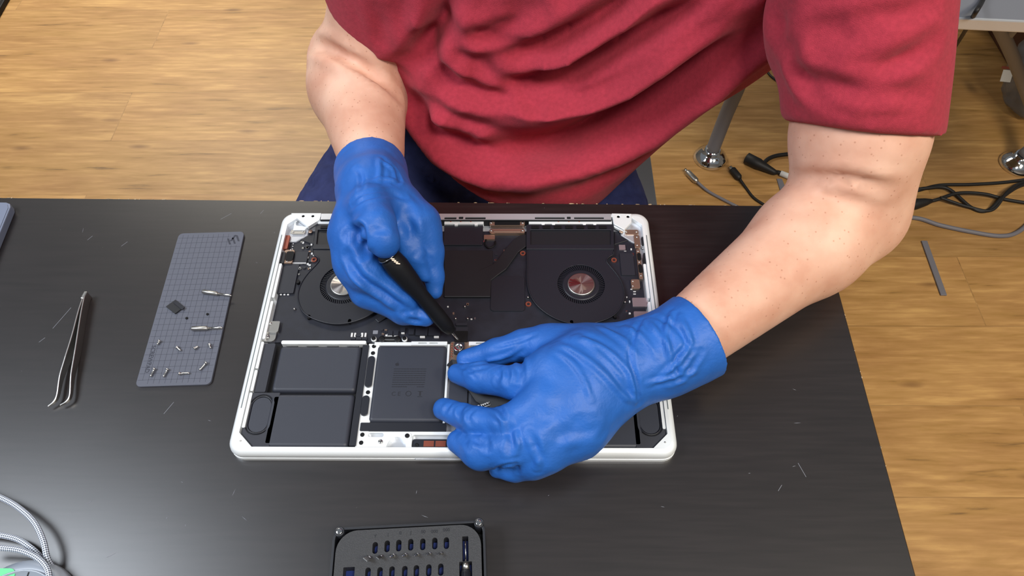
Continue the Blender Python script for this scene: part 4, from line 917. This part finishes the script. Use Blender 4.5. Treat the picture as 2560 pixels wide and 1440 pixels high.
plugcable('charging_cable', (1712, 424), (1744, 456), [(1770, 478), (1810, 500), (1860, 525), (1930, 560)], .0035, 'greycable', 'steel_brush', .0075, 'grey cable with a silver connector on the floor near the chrome foot')
plugcable('usb_cable', (1826, 418), (1850, 448), [(1865, 470), (1885, 495), (1915, 515), (1960, 545)], .0032, 'cable', 'cable', .0085, 'black cable with a metal plug tip on the floor between two others')
e = empty('power_cable', at(1866, 395, ZF), 'thick black power plug with white band on its cord, on the floor', 'cable')
A0, B0 = at(1864, 394, ZF+.014), at(1935, 430, ZF+.010); axx = B0-A0; l_ = axx.length
MB().lathe([(.009, 0), (.014, .002), (.014, l_*.45), (.012, l_*.55), (.007, l_), (.004, l_*1.1)], A0, axx, 16).build('plug', 'cable', e)
MB().tube(spline([B0, at(1950, 432, ZF+.006), at(1985, 446, ZF+.006), at(2040, 470, ZF+.006)], 8), .005, 10).build('cord', 'cable', e)
MB().tube([at(1951, 433, ZF+.007), at(1990, 448, ZF+.007)], .007, 12).build('band', 'label', e)
cable('black_cable', [at(1905, 412, z), at(1925, 395, z), at(1955, 387, z), at(2000, 386, z), at(2080, 400, z)], .005, 'cable', 'black cable arcing behind the power plug toward the upper arm')
a0, a1 = at(2309, 604, ZF), at(2358, 740, ZF); d_ = (a1-a0).normalized(); n_ = Vector((-d_.y, d_.x, 0))*.0065
o = MB().prism([tuple((a0-n_)[:2]), tuple((a1-n_)[:2]), tuple((a1+n_)[:2]), tuple((a0+n_)[:2])], ZF, ZF+.004).build('metal_strip', 'greycable', bev=.001); tag(o, 'flat grey metal strip lying alone on the wooden floor at right', 'strip')
a0 = at(1957, 472, ZF); o = MB().prism([(a0.x-.008, a0.y-.02), (a0.x+.008, a0.y-.02), (a0.x+.003, a0.y+.03), (a0.x-.009, a0.y+.03)], ZF, ZF+.003).build('paper_scrap', 'greycable', bev=.0005); tag(o, 'small grey scrap on the floor by the forearm', 'scrap')
w0 = at(0, 0, ZF+.02); wb = empty('white_panel', (w0.x-.15, w0.y+.05, ZF), 'white panel with dark edge at the photo\'s top left corner, on the floor', 'panel')
a0, a1 = at(12, -8, ZF+.02), at(-4, 20, ZF+.02); d_ = (a1-a0).normalized()*.22; s_ = Vector((-.4, .05, 0))
cc4 = [a0-d_*1.0, a0+d_*1.0, a0+d_*1.0+s_, a0-d_+s_]
MB().prism([tuple(p[:2]) for p in cc4], ZF, ZF+.016).build('edge_frame', 'deep', wb, bev=.003)
MB().prism([tuple((p+Vector((-.012, 0, 0)))[:2]) for p in cc4], ZF+.016, ZF+.020).build('panel_face', 'label', wb)
# ================================================================ the person
pe = empty('person', (.03, .40, -.74), 'person in a crimson T-shirt, navy trousers and blue gloves bending over the open laptop', 'person')
ELB_L, WR_L = ad(2122, 525, .735), at(1690, 866, .050)
SH_L = Vector((.285, .235, .335)); CUF_L = ad(2146, 335, .695)
WR_R, ELB_R = ad(935, 430, .70), ad(890, 165, .855)
SH_R = Vector((-.055, .30, .29)); CUF_R = ad(955, 50, .80)
PEL = Vector((.005, .44, -.17)); WAI = Vector((.03, .39, -.02)); CHE = Vector((.095, .345, .17)); NEC = Vector((.11, .27, .36))
def arms(f, d=0):
    g = f.cone(SH_L+Vector((.010, 0, 0)), CUF_L-(CUF_L-SH_L)*.25, .044, .044); g = smin(g, f.cone(CUF_L-(CUF_L-SH_L)*.25, CUF_L, .044, .053), .01); g = smin(g, f.cone(CUF_L, ELB_L, .055-d, .050-d), .01)
    m1 = ELB_L.lerp(WR_L, .25)
    fa = smin(f.cone(ELB_L, m1, .047-d, .046-d), f.cone(m1, WR_L, .046-d, .029-d), .02); g = smin(g, fa, .012)
    h = smin(f.cone(SH_R, CUF_R, .056-d, .052-d), f.cone(CUF_R, ELB_R, .052-d, .048-d), .01); m2 = ELB_R.lerp(WR_R, .22)
    fb = smin(f.cone(ELB_R, m2, .050-d, .050-d), f.cone(m2, WR_R, .050-d, .028-d), .02); h = smin(h, fb, .012)
    return g, h
HEAD = Vector((.125, .175, .50))
f = Field([-.30, -.12, -.32], [.47, .60, .66], .0055)
t = smin(f.cone(PEL+Vector((-.07, 0, 0)), PEL+Vector((.07, 0, 0)), .10, .10), f.cone(WAI+Vector((-.05, 0, 0)), WAI+Vector((.05, 0, 0)), .095, .095), .08)
t = smin(t, f.cone(CHE+Vector((-.08, 0, 0)), CHE+Vector((.08, 0, 0)), .09, .09), .10); t = smin(t, f.cone(SH_R, SH_L, .055, .055), .07)
t = smin(t, f.cone(NEC-Vector((0, -.02, .05)), HEAD-Vector((0, 0, .04)), .058, .052), .03)
TILT = .55; ft = f.turned(HEAD, TILT); HR_ = Matrix.Rotation(TILT, 3, 'X')
hd = smin(ft.ell(HEAD+Vector((0, .01, .02)), (.076, .092, .098)), ft.ell(HEAD+Vector((0, -.035, -.045)), (.052, .055, .058)), .03)
hd = smin(hd, ft.cone(HEAD+Vector((0, -.082, .005)), HEAD+Vector((0, -.107, -.022)), .008, .013), .012)   # nose
hd = smin(hd, ft.cone(HEAD+Vector((-.018, -.086, -.052)), HEAD+Vector((.018, -.086, -.052)), .007, .007), .008)  # lips
for s in (-1, 1):
    hd = smin(hd, ft.ell(HEAD+Vector((s*.078, .012, -.005)), (.010, .020, .032)), .008)
    hd = np.maximum(hd, -(ft.ell(HEAD+Vector((s*.031, -.092, .018)), (.015, .014, .011))))
    hd = smin(hd, ft.ell(HEAD+Vector((s*.031, -.074, .016)), (.013, .012, .012)), .004)
t = smin(t, hd, .025); g, h = arms(f)
F = np.minimum(smin(t, g, .03), 9); F = smin(F, h, .03)
V, Q = nets(F, f); V = relax(V, Q, 3)
BODY_LINES = [([(775, 110), (830, 125), (900, 165), (960, 210), (990, 240)], .006, .007, .6), ([(1985, 445), (2060, 438), (2140, 445), (2230, 470)], .005, .0035, .6), ([(2000, 470), (2070, 452), (2150, 458), (2200, 475)], .004, .002, .6)]
V = folds(V, Q, BODY_LINES); body = mesh_obj('body', V, Q, 'skin', pe)
# eyes, hair
for s in (-1, 1):
    ec = HEAD+HR_ @ Vector((s*.031, -.0755, .017)); ey_ = MB().lathe([(0, -.0115), (.008, -.008), (.0115, 0), (.008, .008), (0, .0115)], ec, HR_ @ Vector((0, 1, 0)), 16).build('eye', 'label', body)
    MB().lathe([(.0052, 0), (.0050, .0012), (0, .0018)], ec+HR_ @ Vector((0, -.0103, -.001)), HR_ @ Vector((0, -1, -.1)), 16).build('iris', 'hair', ey_)
f = Field(HEAD-Vector((.11, .15, .10)), HEAD+Vector((.11, .15, .15)), .004); ft = f.turned(HEAD, TILT)
F = np.maximum(ft.ell(HEAD+Vector((0, .016, .026)), (.084, .098, .102)), ft.plane(HEAD+Vector((0, -.03, .035)), (0, -.75, -1)))
V, Q = nets(F, f); V = relax(V, Q, 2); N = vnormals(V, Q); V += N*noise3(V*np.array([1, 1, .4]), 90, .004)[:, None]; mesh_obj('hair', V, Q, 'hair', pe)

# --- trousers
f = Field([-.36, -.12, -.76], [.38, .62, .06], .007)
KN_R, KN_L = Vector((-.25, .02, -.20)), Vector((.20, .0, -.20)); AN_R, AN_L = Vector((-.23, .10, -.66)), Vector((.19, .10, -.66))
T = smin(f.cone(PEL+Vector((-.08, 0, 0)), PEL+Vector((.08, 0, 0)), .125, .125), f.cone(WAI+Vector((-.05, .0, -.02)), WAI+Vector((.05, .0, -.02)), .10, .10), .06)
for hx, kn, an in ((-.09, KN_R, AN_R), (.09, KN_L, AN_L)):
    T = smin(T, f.cone(PEL+Vector((hx, -.02, .0)), kn, .098, .076), .03); T = smin(T, f.cone(kn, an, .074, .052), .03)
T = np.maximum(T, f.plane((0, 0, -.655), (0, 0, -1)))
V, Q = nets(T, f); V = relax(V, Q, 3)
TL = [([(742, 395), (775, 402), (810, 398), (850, 405)], .007, .006), ([(725, 470), (760, 460), (800, 468)], .006, .005), ([(1010, 420), (1070, 440), (1150, 480)], .009, .006), ([(1030, 360), (1080, 385), (1150, 440)], .009, .006), ([(1500, 500), (1560, 480), (1630, 470)], .006, .004)]
V = folds(V, Q, TL); tro = mesh_obj('trousers', V, Q, 'trousers', pe)
for an in (AN_R, AN_L):
    f = Field(an+Vector((-.08, -.25, -.09)), an+Vector((.08, .09, .05)), .006)
    F = smin(f.cone(an, an+Vector((0, .01, -.04)), .045, .042), f.cone(an+Vector((0, .0, -.042)), an+Vector((0, -.17, -.05)), .045, .036), .03); F = np.maximum(F, f.plane(an+Vector((0, 0, -.0795)), (0, 0, -1)))
    V, Q = nets(F, f); mesh_obj('shoe', relax(V, Q, 2), Q, 'shoe', pe)

# --- shirt
f = Field([-.26, .06, -.20], [.45, .58, .46], .0045)
X = smin(f.cone(PEL+Vector((-.05, 0, .03)), PEL+Vector((.06, 0, .03)), .135, .135), f.cone(WAI+Vector((-.045, -.02, 0)), WAI+Vector((.045, -.02, 0)), .130, .130), .08)
BEL = Vector((.065, .285, -.025)); X = smin(X, f.cone(BEL+Vector((-.035, 0, .02)), BEL+Vector((.035, 0, .0)), .085, .085), .05)
X = smin(X, f.cone(ad(1842, -18, .80), ad(1528, 236, .83), .070, .066), .03); X = smin(X, f.cone(ad(1528, 236, .83), ad(1395, 385, .84), .066, .062), .04)
X = smin(X, f.cone(ad(1150, 180, .86), ad(1185, 325, .87), .072, .070), .04); X = smin(X, f.cone(ad(1185, 325, .87), ad(1345, 400, .855), .070, .060), .04)
X = smin(X, f.cone(CHE+Vector((-.085, 0, 0)), CHE+Vector((.10, -.02, .0)), .112, .112), .10); X = smin(X, f.cone(SH_R, SH_L, .075, .075), .07)
X = np.maximum(X, -f.ell(NEC+Vector((.005, -.03, .05)), (.085, .085, .07)))
hem = np.maximum(.028-.95*(f.X+.075), -.105)+0*f.Y+0*f.Z
X = np.maximum(X, (hem-f.Z)/1.35)
al = (CUF_L-SH_L).normalized(); SL = f.cone(SH_L+Vector((.008, 0, 0)), CUF_L+al*.05+Vector((.002, 0, 0)), .068, .0622)
def plane3(a, b, c):
    n = (b-a).cross(c-a); return a, (n if n.z < 0 else -n)
SL = np.maximum(SL, f.plane(*plane3(ad(1987, 303, .70), ad(2308, 338, .70), ad(2150, 315, .77))))
HR = ad(974, 30, .80); SR = f.cone(SH_R, HR, .072, .062); SR = np.minimum(SR, f.cone(HR, HR+(HR-SH_R)*.5, .062, .064)); SR = np.maximum(SR, f.plane(*plane3(ad(843, 0, .79), ad(985, 146, .76), ad(1085, 75, .79))))
X = smin(X, SL, .012); X = smin(X, SR, .02)
V, Q = nets(X, f); V = relax(V, Q, 2)
SHL = [
 ([(1230, 136), (1335, 120), (1452, 78), (1569, 8), (1640, -50)], .011, .014), ([(1297, 171), (1413, 171), (1530, 113), (1685, 16), (1740, -30)], .009, .014),
 ([(1200, 190), (1273, 206), (1398, 190), (1491, 155), (1608, 97), (1740, 23), (1820, -30)], .010, .017), ([(1328, 233), (1452, 222), (1569, 171), (1740, 74), (1840, 20)], .008, .012),
 ([(1180, 345), (1277, 362), (1374, 362), (1491, 327), (1608, 268), (1740, 171), (1860, 85)], .016, .030), ([(1230, 385), (1350, 395), (1420, 385)], .008, .006),
 ([(1069, 97), (1108, 163), (1166, 218), (1240, 255), (1330, 262)], .009, .009), ([(1020, 215), (1069, 303), (1127, 350), (1225, 397), (1290, 410)], .011, .013),
 ([(1110, 60), (1150, 120), (1230, 165)], .008, .008), ([(1130, 75), (1200, 80), (1290, 60), (1350, 28)], .007, .009), ([(1195, 90), (1270, 92), (1340, 80)], .004, .005), ([(1040, 250), (1100, 260), (1200, 300), (1280, 300)], .007, .005),
 ([(1180, 200), (1220, 225), (1300, 245), (1400, 250)], .005, .005),
 ([(1125, -40), (1105, 40), (1075, 95), (1040, 140), (1015, 165)], .010, .019, .3), ([(945, 20), (955, 60), (962, 95)], .006, .005), ([(880, 20), (925, 80), (990, 118)], .002, .0010, .2), ([(1000, 20), (1015, 70), (1035, 100)], .007, .004),
 ([(1970, 105), (1955, 60), (1962, 10)], .009, .007), ([(2160, 168), (2220, 160), (2280, 135), (2325, 105)], .006, .006), ([(1985, 130), (2010, 190), (2090, 215), (2200, 228)], .006, .006), ([(1990, 180), (2030, 235), (2110, 262)], .005, .005),
 ([(2050, 115), (2100, 98), (2180, 96)], .005, .004), ([(2010, 90), (2080, 65), (2200, 50)], .006, .004), ([(2210, 190), (2260, 230), (2300, 240)], .006, .004), ([(2180, 40), (2260, 30), (2320, 10)], .006, .004),
 ([(1985, 262), (2100, 280), (2200, 290), (2320, 285)], .0018, .0012, .2),
 ([(1480, 300), (1560, 275), (1640, 230)], .006, -.003), ([(1290, 440), (1400, 455), (1500, 430), (1620, 370)], .012, .004), ([(1080, 400), (1150, 440), (1250, 490)], .006, .003), ([(1250, 45), (1290, 20), (1330, -10)], .007, .007)]
V = folds(V, Q, [(l[0], l[1], l[2]*1.35)+tuple(l[3:]) for l in SHL]); N = vnormals(V, Q); V += N*noise3(V, 14, .0015)[:, None]; V = relax(V, Q, 2, .5)
sh = mesh_obj('shirt', V, Q, 'shirt', pe)
sm = sh.modifiers.new('sub', 'SUBSURF'); sm.levels = sm.render_levels = 1

# --- gloves
def node(n):
    p = at(n[0], n[1], n[2]/1000); return p, n[3]*(p-Vector(CAMLOC)).length/FPX
def chain(f, nodes, k=.004):
    P = [node(n) for n in nodes]; g = None
    for (a, ra), (b, rb) in zip(P[:-1], P[1:]):
        c = f.cone(a, b, ra, rb); g = c if g is None else smin(g, c, k)
    return g
def glove(name, palm, fingers, cuff, lines, pad=.045, h=.0016, amp=.0006, kf=.007):
    al_ = [node(n)[0] for ch in palm+fingers for n in ch]+[c for c in cuff[:2]]
    lo = Vector([min(p[i] for p in al_)-pad for i in range(3)]); hi = Vector([max(p[i] for p in al_)+pad for i in range(3)])
    f = Field(lo, hi, h); g = None
    for ch in palm: c = chain(f, ch, .012); g = c if g is None else smin(g, c, .014)
    fg = None
    for ch in fingers: c = chain(f, ch); fg = c if fg is None else smin(fg, c, .0018)
    g = smin(g, fg, kf)
    a, b, ra, rb = cuff; cf = f.cone(a, b, ra, rb); cf = np.maximum(cf, f.plane(b, (b-a)+cuff_tilt[name])); g = smin(g, cf, .012)
    # open cuff: hollow it out around the arm
    inner = f.cone(a.lerp(b, .55), b+(b-a)*.4, ra*.80, rb-.0022); g = np.maximum(g, -inner)
    V, Q = nets(g, f); V = relax(V, Q, 3); V = folds(V, Q, lines); N = vnormals(V, Q); V += N*(noise3(V, 55, amp)+noise3(V+9, 130, amp*.5))[:, None]; V = relax(V, Q, 1, .4)
    return mesh_obj(name, V, Q, 'glove', pe)
cuff_tilt = {'left_glove': Vector((0, 0, .0)), 'right_glove': Vector((0, 0, .0))}
# left hand (spread over the front of the laptop)
palmL = [[(1610, 890, 50, 84), (1460, 915, 56, 84), (1385, 925, 60, 62)], [(1600, 905, 50, 80), (1450, 985, 54, 72), (1360, 1000, 58, 56)],
         [(1590, 925, 46, 72), (1440, 1045, 46, 66), (1350, 1075, 50, 54)], [(1580, 935, 42, 60), (1440, 1080, 38, 60), (1350, 1135, 38, 50)], [(1560, 880, 44, 62), (1470, 876, 42, 60), (1370, 865, 44, 52)]]
fingL = [[(1390, 862, 46, 52), (1310, 862, 42, 38), (1240, 880, 34, 33), (1165, 898, 24, 24)],
         [(1385, 925, 58, 56), (1290, 958, 52, 42), (1200, 944, 36, 38), (1143, 935, 25, 25)],
         [(1360, 1005, 58, 54), (1268, 1056, 52, 38), (1190, 1053, 38, 35), (1110, 1023, 25, 28)],
         [(1350, 1078, 50, 52), (1270, 1120, 44, 45), (1200, 1130, 32, 43), (1146, 1104, 24, 29)],
         [(1365, 1130, 38, 50), (1330, 1155, 30, 42), (1285, 1170, 21, 33), (1246, 1172, 17, 24)]]
axL = (ELB_L-WR_L).normalized(); cA = WR_L+axL*-.012; cB = at(1733, 848, .054)+axL*.006
LL = [([(1390, 860), (1440, 880), (1500, 925), (1560, 990), (1590, 1005)], .0022, -.0016), ([(1385, 870), (1430, 905), (1460, 950), (1478, 1000)], .0020, -.0014), ([(1440, 840), (1510, 870), (1570, 930), (1595, 1000)], .0024, -.0018),
      ([(1500, 815), (1560, 850), (1600, 900)], .0022, -.0014), ([(1460, 850), (1520, 900), (1570, 960)], .0020, -.0012), ([(1600, 800), (1575, 880), (1590, 950), (1600, 1010)], .0018, .0016), ([(1620, 800), (1660, 850), (1680, 890)], .0020, -.0016),
      ([(1560, 815), (1610, 845), (1640, 890)], .0018, -.0014), ([(1680, 780), (1665, 830), (1675, 900)], .0018, -.0018), ([(1700, 790), (1725, 850), (1700, 900), (1650, 950)], .0020, -.0018), ([(1720, 860), (1690, 900), (1700, 950)], .0018, .0018),
      ([(1750, 880), (1720, 930), (1680, 955)], .0022, .002), ([(1640, 790), (1690, 820), (1730, 880)], .0018, .0016), ([(1620, 960), (1680, 945), (1740, 930)], .0018, -.0015),
      ([(1150, 914), (1210, 905), (1270, 890), (1310, 862)], .0016, -.0012), ([(1240, 868), (1290, 855), (1340, 838)], .0014, .001),
      ([(1245, 920), (1250, 938), (1243, 952)], .0020, .0016), ([(1265, 920), (1272, 940), (1266, 955)], .0018, .0016), ([(1288, 915), (1294, 935), (1290, 948)], .0018, .0018), ([(1303, 902), (1305, 925), (1302, 945)], .0022, .002),
      ([(1165, 930), (1185, 925), (1215, 920)], .0016, .0014), ([(1140, 912), (1175, 928), (1190, 945)], .0014, .001),
      ([(1130, 1005), (1120, 1018), (1112, 1030)], .0016, .0016), ([(1160, 1012), (1150, 1028), (1152, 1045)], .0020, .0020), ([(1185, 1025), (1172, 1042), (1178, 1058)], .0016, .0014), ([(1215, 1020), (1250, 1045), (1262, 1075)], .0018, -.0016), ([(1232, 1000), (1250, 1020), (1262, 1040)], .0016, .0018),
      ([(1160, 1092), (1168, 1108), (1172, 1118)], .0020, .0018), ([(1175, 1098), (1205, 1110), (1216, 1125)], .0018, .0016), ([(1212, 1095), (1222, 1112), (1224, 1124)], .0018, .0018), ([(1270, 1070), (1278, 1100), (1272, 1125)], .0022, .0020), ([(1290, 1085), (1296, 1110), (1290, 1135)], .0018, -.0018),
      ([(1240, 1172), (1262, 1164), (1290, 1158)], .0014, .0016), ([(1290, 1160), (1296, 1170), (1296, 1180)], .0016, .0014), ([(1335, 1130), (1345, 1150), (1342, 1172)], .0020, -.0020), ([(1325, 1085), (1340, 1110), (1345, 1140)], .0022, .0018),
      ([(1400, 1080), (1440, 1060), (1480, 1060)], .004, .0022), ([(1380, 1100), (1430, 1085), (1500, 1080)], .004, .0016)]
gL = glove('left_glove', palmL, fingL, (cA, cB, .034, .0365), LL, h=.0015)
# right hand (round the screwdriver)
palmR = [[(930, 470, 92, 66), (935, 540, 88, 70), (895, 590, 80, 56)], [(945, 470, 90, 62), (990, 530, 82, 66), (1045, 575, 76, 56)], [(915, 500, 88, 60), (895, 580, 80, 60), (905, 660, 66, 60)]]
fingR = [[(925, 515, 108, 54), (942, 560, 116, 46), (958, 598, 112, 38), (962, 610, 108, 36)],
         [(890, 600, 84, 48), (915, 680, 70, 50), (990, 730, 52, 42), (1012, 742, 48, 38)],
         [(885, 650, 70, 52), (920, 725, 50, 44), (1010, 775, 36, 36), (1066, 792, 32, 25)],
         [(1045, 560, 84, 56), (1076, 630, 68, 34), (1086, 690, 54, 25), (1087, 728, 46, 20)],
         [(1015, 590, 84, 40), (1040, 645, 74, 26), (1062, 690, 62, 17)]]
axR = (ELB_R-WR_R).normalized(); cA = WR_R+(node((930, 500, 90, 60))[0]-WR_R)*.6; cB = ad(927, 425, .695)
LR = [([(880, 505), (910, 485), (960, 478), (1010, 490)], .0020, .0018), ([(875, 520), (915, 497), (970, 488), (1020, 502)], .0018, .0016), ([(948, 395), (950, 425), (947, 450)], .0018, -.0016), ([(950, 398), (985, 425), (990, 440)], .0016, -.0014), ([(890, 420), (905, 440), (900, 480)], .0020, .0016), ([(985, 420), (1000, 450), (985, 460)], .0016, .0014), ([(915, 455), (960, 445), (1000, 455)], .0018, -.0014),
      ([(870, 590), (900, 570), (915, 610), (905, 640)], .003, .003), ([(905, 572), (895, 600), (915, 630)], .003, .003), ([(870, 640), (900, 690), (960, 735), (1015, 775)], .003, .0035), ([(1015, 530), (1025, 570), (1028, 620)], .004, .004), ([(935, 575), (965, 578)], .002, .0014), ([(1050, 640), (1075, 650)], .002, .0015), ([(1035, 780), (1050, 790), (1045, 800)], .0022, .002), ([(1010, 785), (1030, 800), (1060, 806)], .002, .002), ([(885, 682), (940, 735)], .002, .0016)]
gR = glove('right_glove', palmR, fingR, (cA, cB, .032, .0335), LR, h=.0017, pad=.05)

# --- tools in the hands
tipp = at(1146, 850, .0135); topp = at(972, 640, .094); axx = (topp-tipp).normalized(); Ld = (topp-tipp).length
sd = empty('screwdriver', tipp, 'black precision screwdriver held by the right glove, its tip on the board connector', 'screwdriver')
MB().lathe([(.0003, 0), (.0010, .0015), (.0012, .012), (.0014, .013)], tipp, axx, 12).build('blade', 'steel', sd)
m = MB().lathe([(.0016, .0095), (.0044, .0115), (.0062, .018), (.0066, .030), (.0064, Ld*.55), (.0085, Ld*.70), (.0098, Ld*.88), (.0090, Ld*.97), (.0070, Ld)], tipp, axx, 12).build('handle', 'grip', sd)
MB().lathe([(.0072, Ld), (.0086, Ld+.001), (.0086, Ld+.0028), (.0070, Ld+.0036), (0, Ld+.0038)], tipp, axx, 28).build('swivel_cap', 'grip', sd)
MB().lathe([(.0089, Ld+.0005), (.0090, Ld+.0009), (.0089, Ld+.0013)], tipp, axx, 28).build('cap_ring', 'steel', sd)
for i, (px, py) in enumerate(((977, 645), (981, 649), (986, 653), (991, 657))):
    c_ = at(px+4, py+2, .094); fc = (Vector(CAMLOC)-c_).normalized(); c_ = c_+fc*.006
    MB().box(-.0016, .0016, -.0004, .0004, -.0003, .0003, Matrix.Translation(c_) @ fc.to_track_quat('Z', 'Y').to_matrix().to_4x4() @ Matrix.Rotation(-.3, 4, 'Z')).build('handle_mark', 'gold', sd)
# flat pry card between thumb and index of the left glove
pc = empty('pry_card', at(1180, 960, .014), 'flat black pry card pinched in the left glove, pointed corner on the battery', 'pry tool')
pts = [(1117, 914, .016), (1135, 925, .016), (1150, 950, .018), (1190, 1005, .020), (1222, 1024, .024), (1300, 1000, .034), (1290, 940, .034), (1190, 915, .022), (1140, 902, .016), (1130, 900, .016)]
top = [at(a, b, c+.0) for a, b, c in pts]; m = MB(); up = Vector((0, 0, .0012))
tv = [m.bm.verts.new(p+up) for p in top]; bv = [m.bm.verts.new(p) for p in top]; m.bm.faces.new(tv); m.bm.faces.new(bv[::-1])
for i in range(len(pts)): j = (i+1) % len(pts); m.bm.faces.new([bv[i], bv[j], tv[j], tv[i]])
m.build('card_blade', 'black', pc)
for (a, b), (c, d_) in (((1194, 1014), (1199, 1013)), ((1199, 1021), (1226, 1012)), ((1202, 1011), (1206, 1017)), ((1207, 1010), (1210, 1014)), ((1212, 1008), (1215, 1012)), ((1217, 1006), (1221, 1010)), ((1202, 1013), (1224, 1005))):
    MB().tube([at(a, b, .0262), at(c, d_, .0262)], .0003, 6).build('white_marking', 'label', pc)
# stool under the person
st = empty('stool', (.02, .46, -.74), 'grey cushioned stool under the person, a sliver beside the right thigh', 'stool')
MB().prism(rrect(-.22, .262, .25, .68, .08, 8), -.335, -.285).build('cushion', 'seat', st, bev=.012, seg=3)
MB().lathe([(.03, .02), (.028, .40)], (.02, .46, -.74), n=24).build('column', 'chrome', st)
for i in range(5):
    a = 2*math.pi*i/5+.3; MB().tube([(.02, .46, -.70), (.02+.26*math.cos(a), .46+.26*math.sin(a), -.715)], [.02, .014], 12).build('base_leg', 'black', st)
    MB().lathe([(.01, -.012), (.024, -.010), (.024, .010), (.01, .012)], (.02+.26*math.cos(a), .46+.26*math.sin(a), -.7155), (math.cos(a+1.57), math.sin(a+1.57), 0), 20).build('caster', 'deep', st)
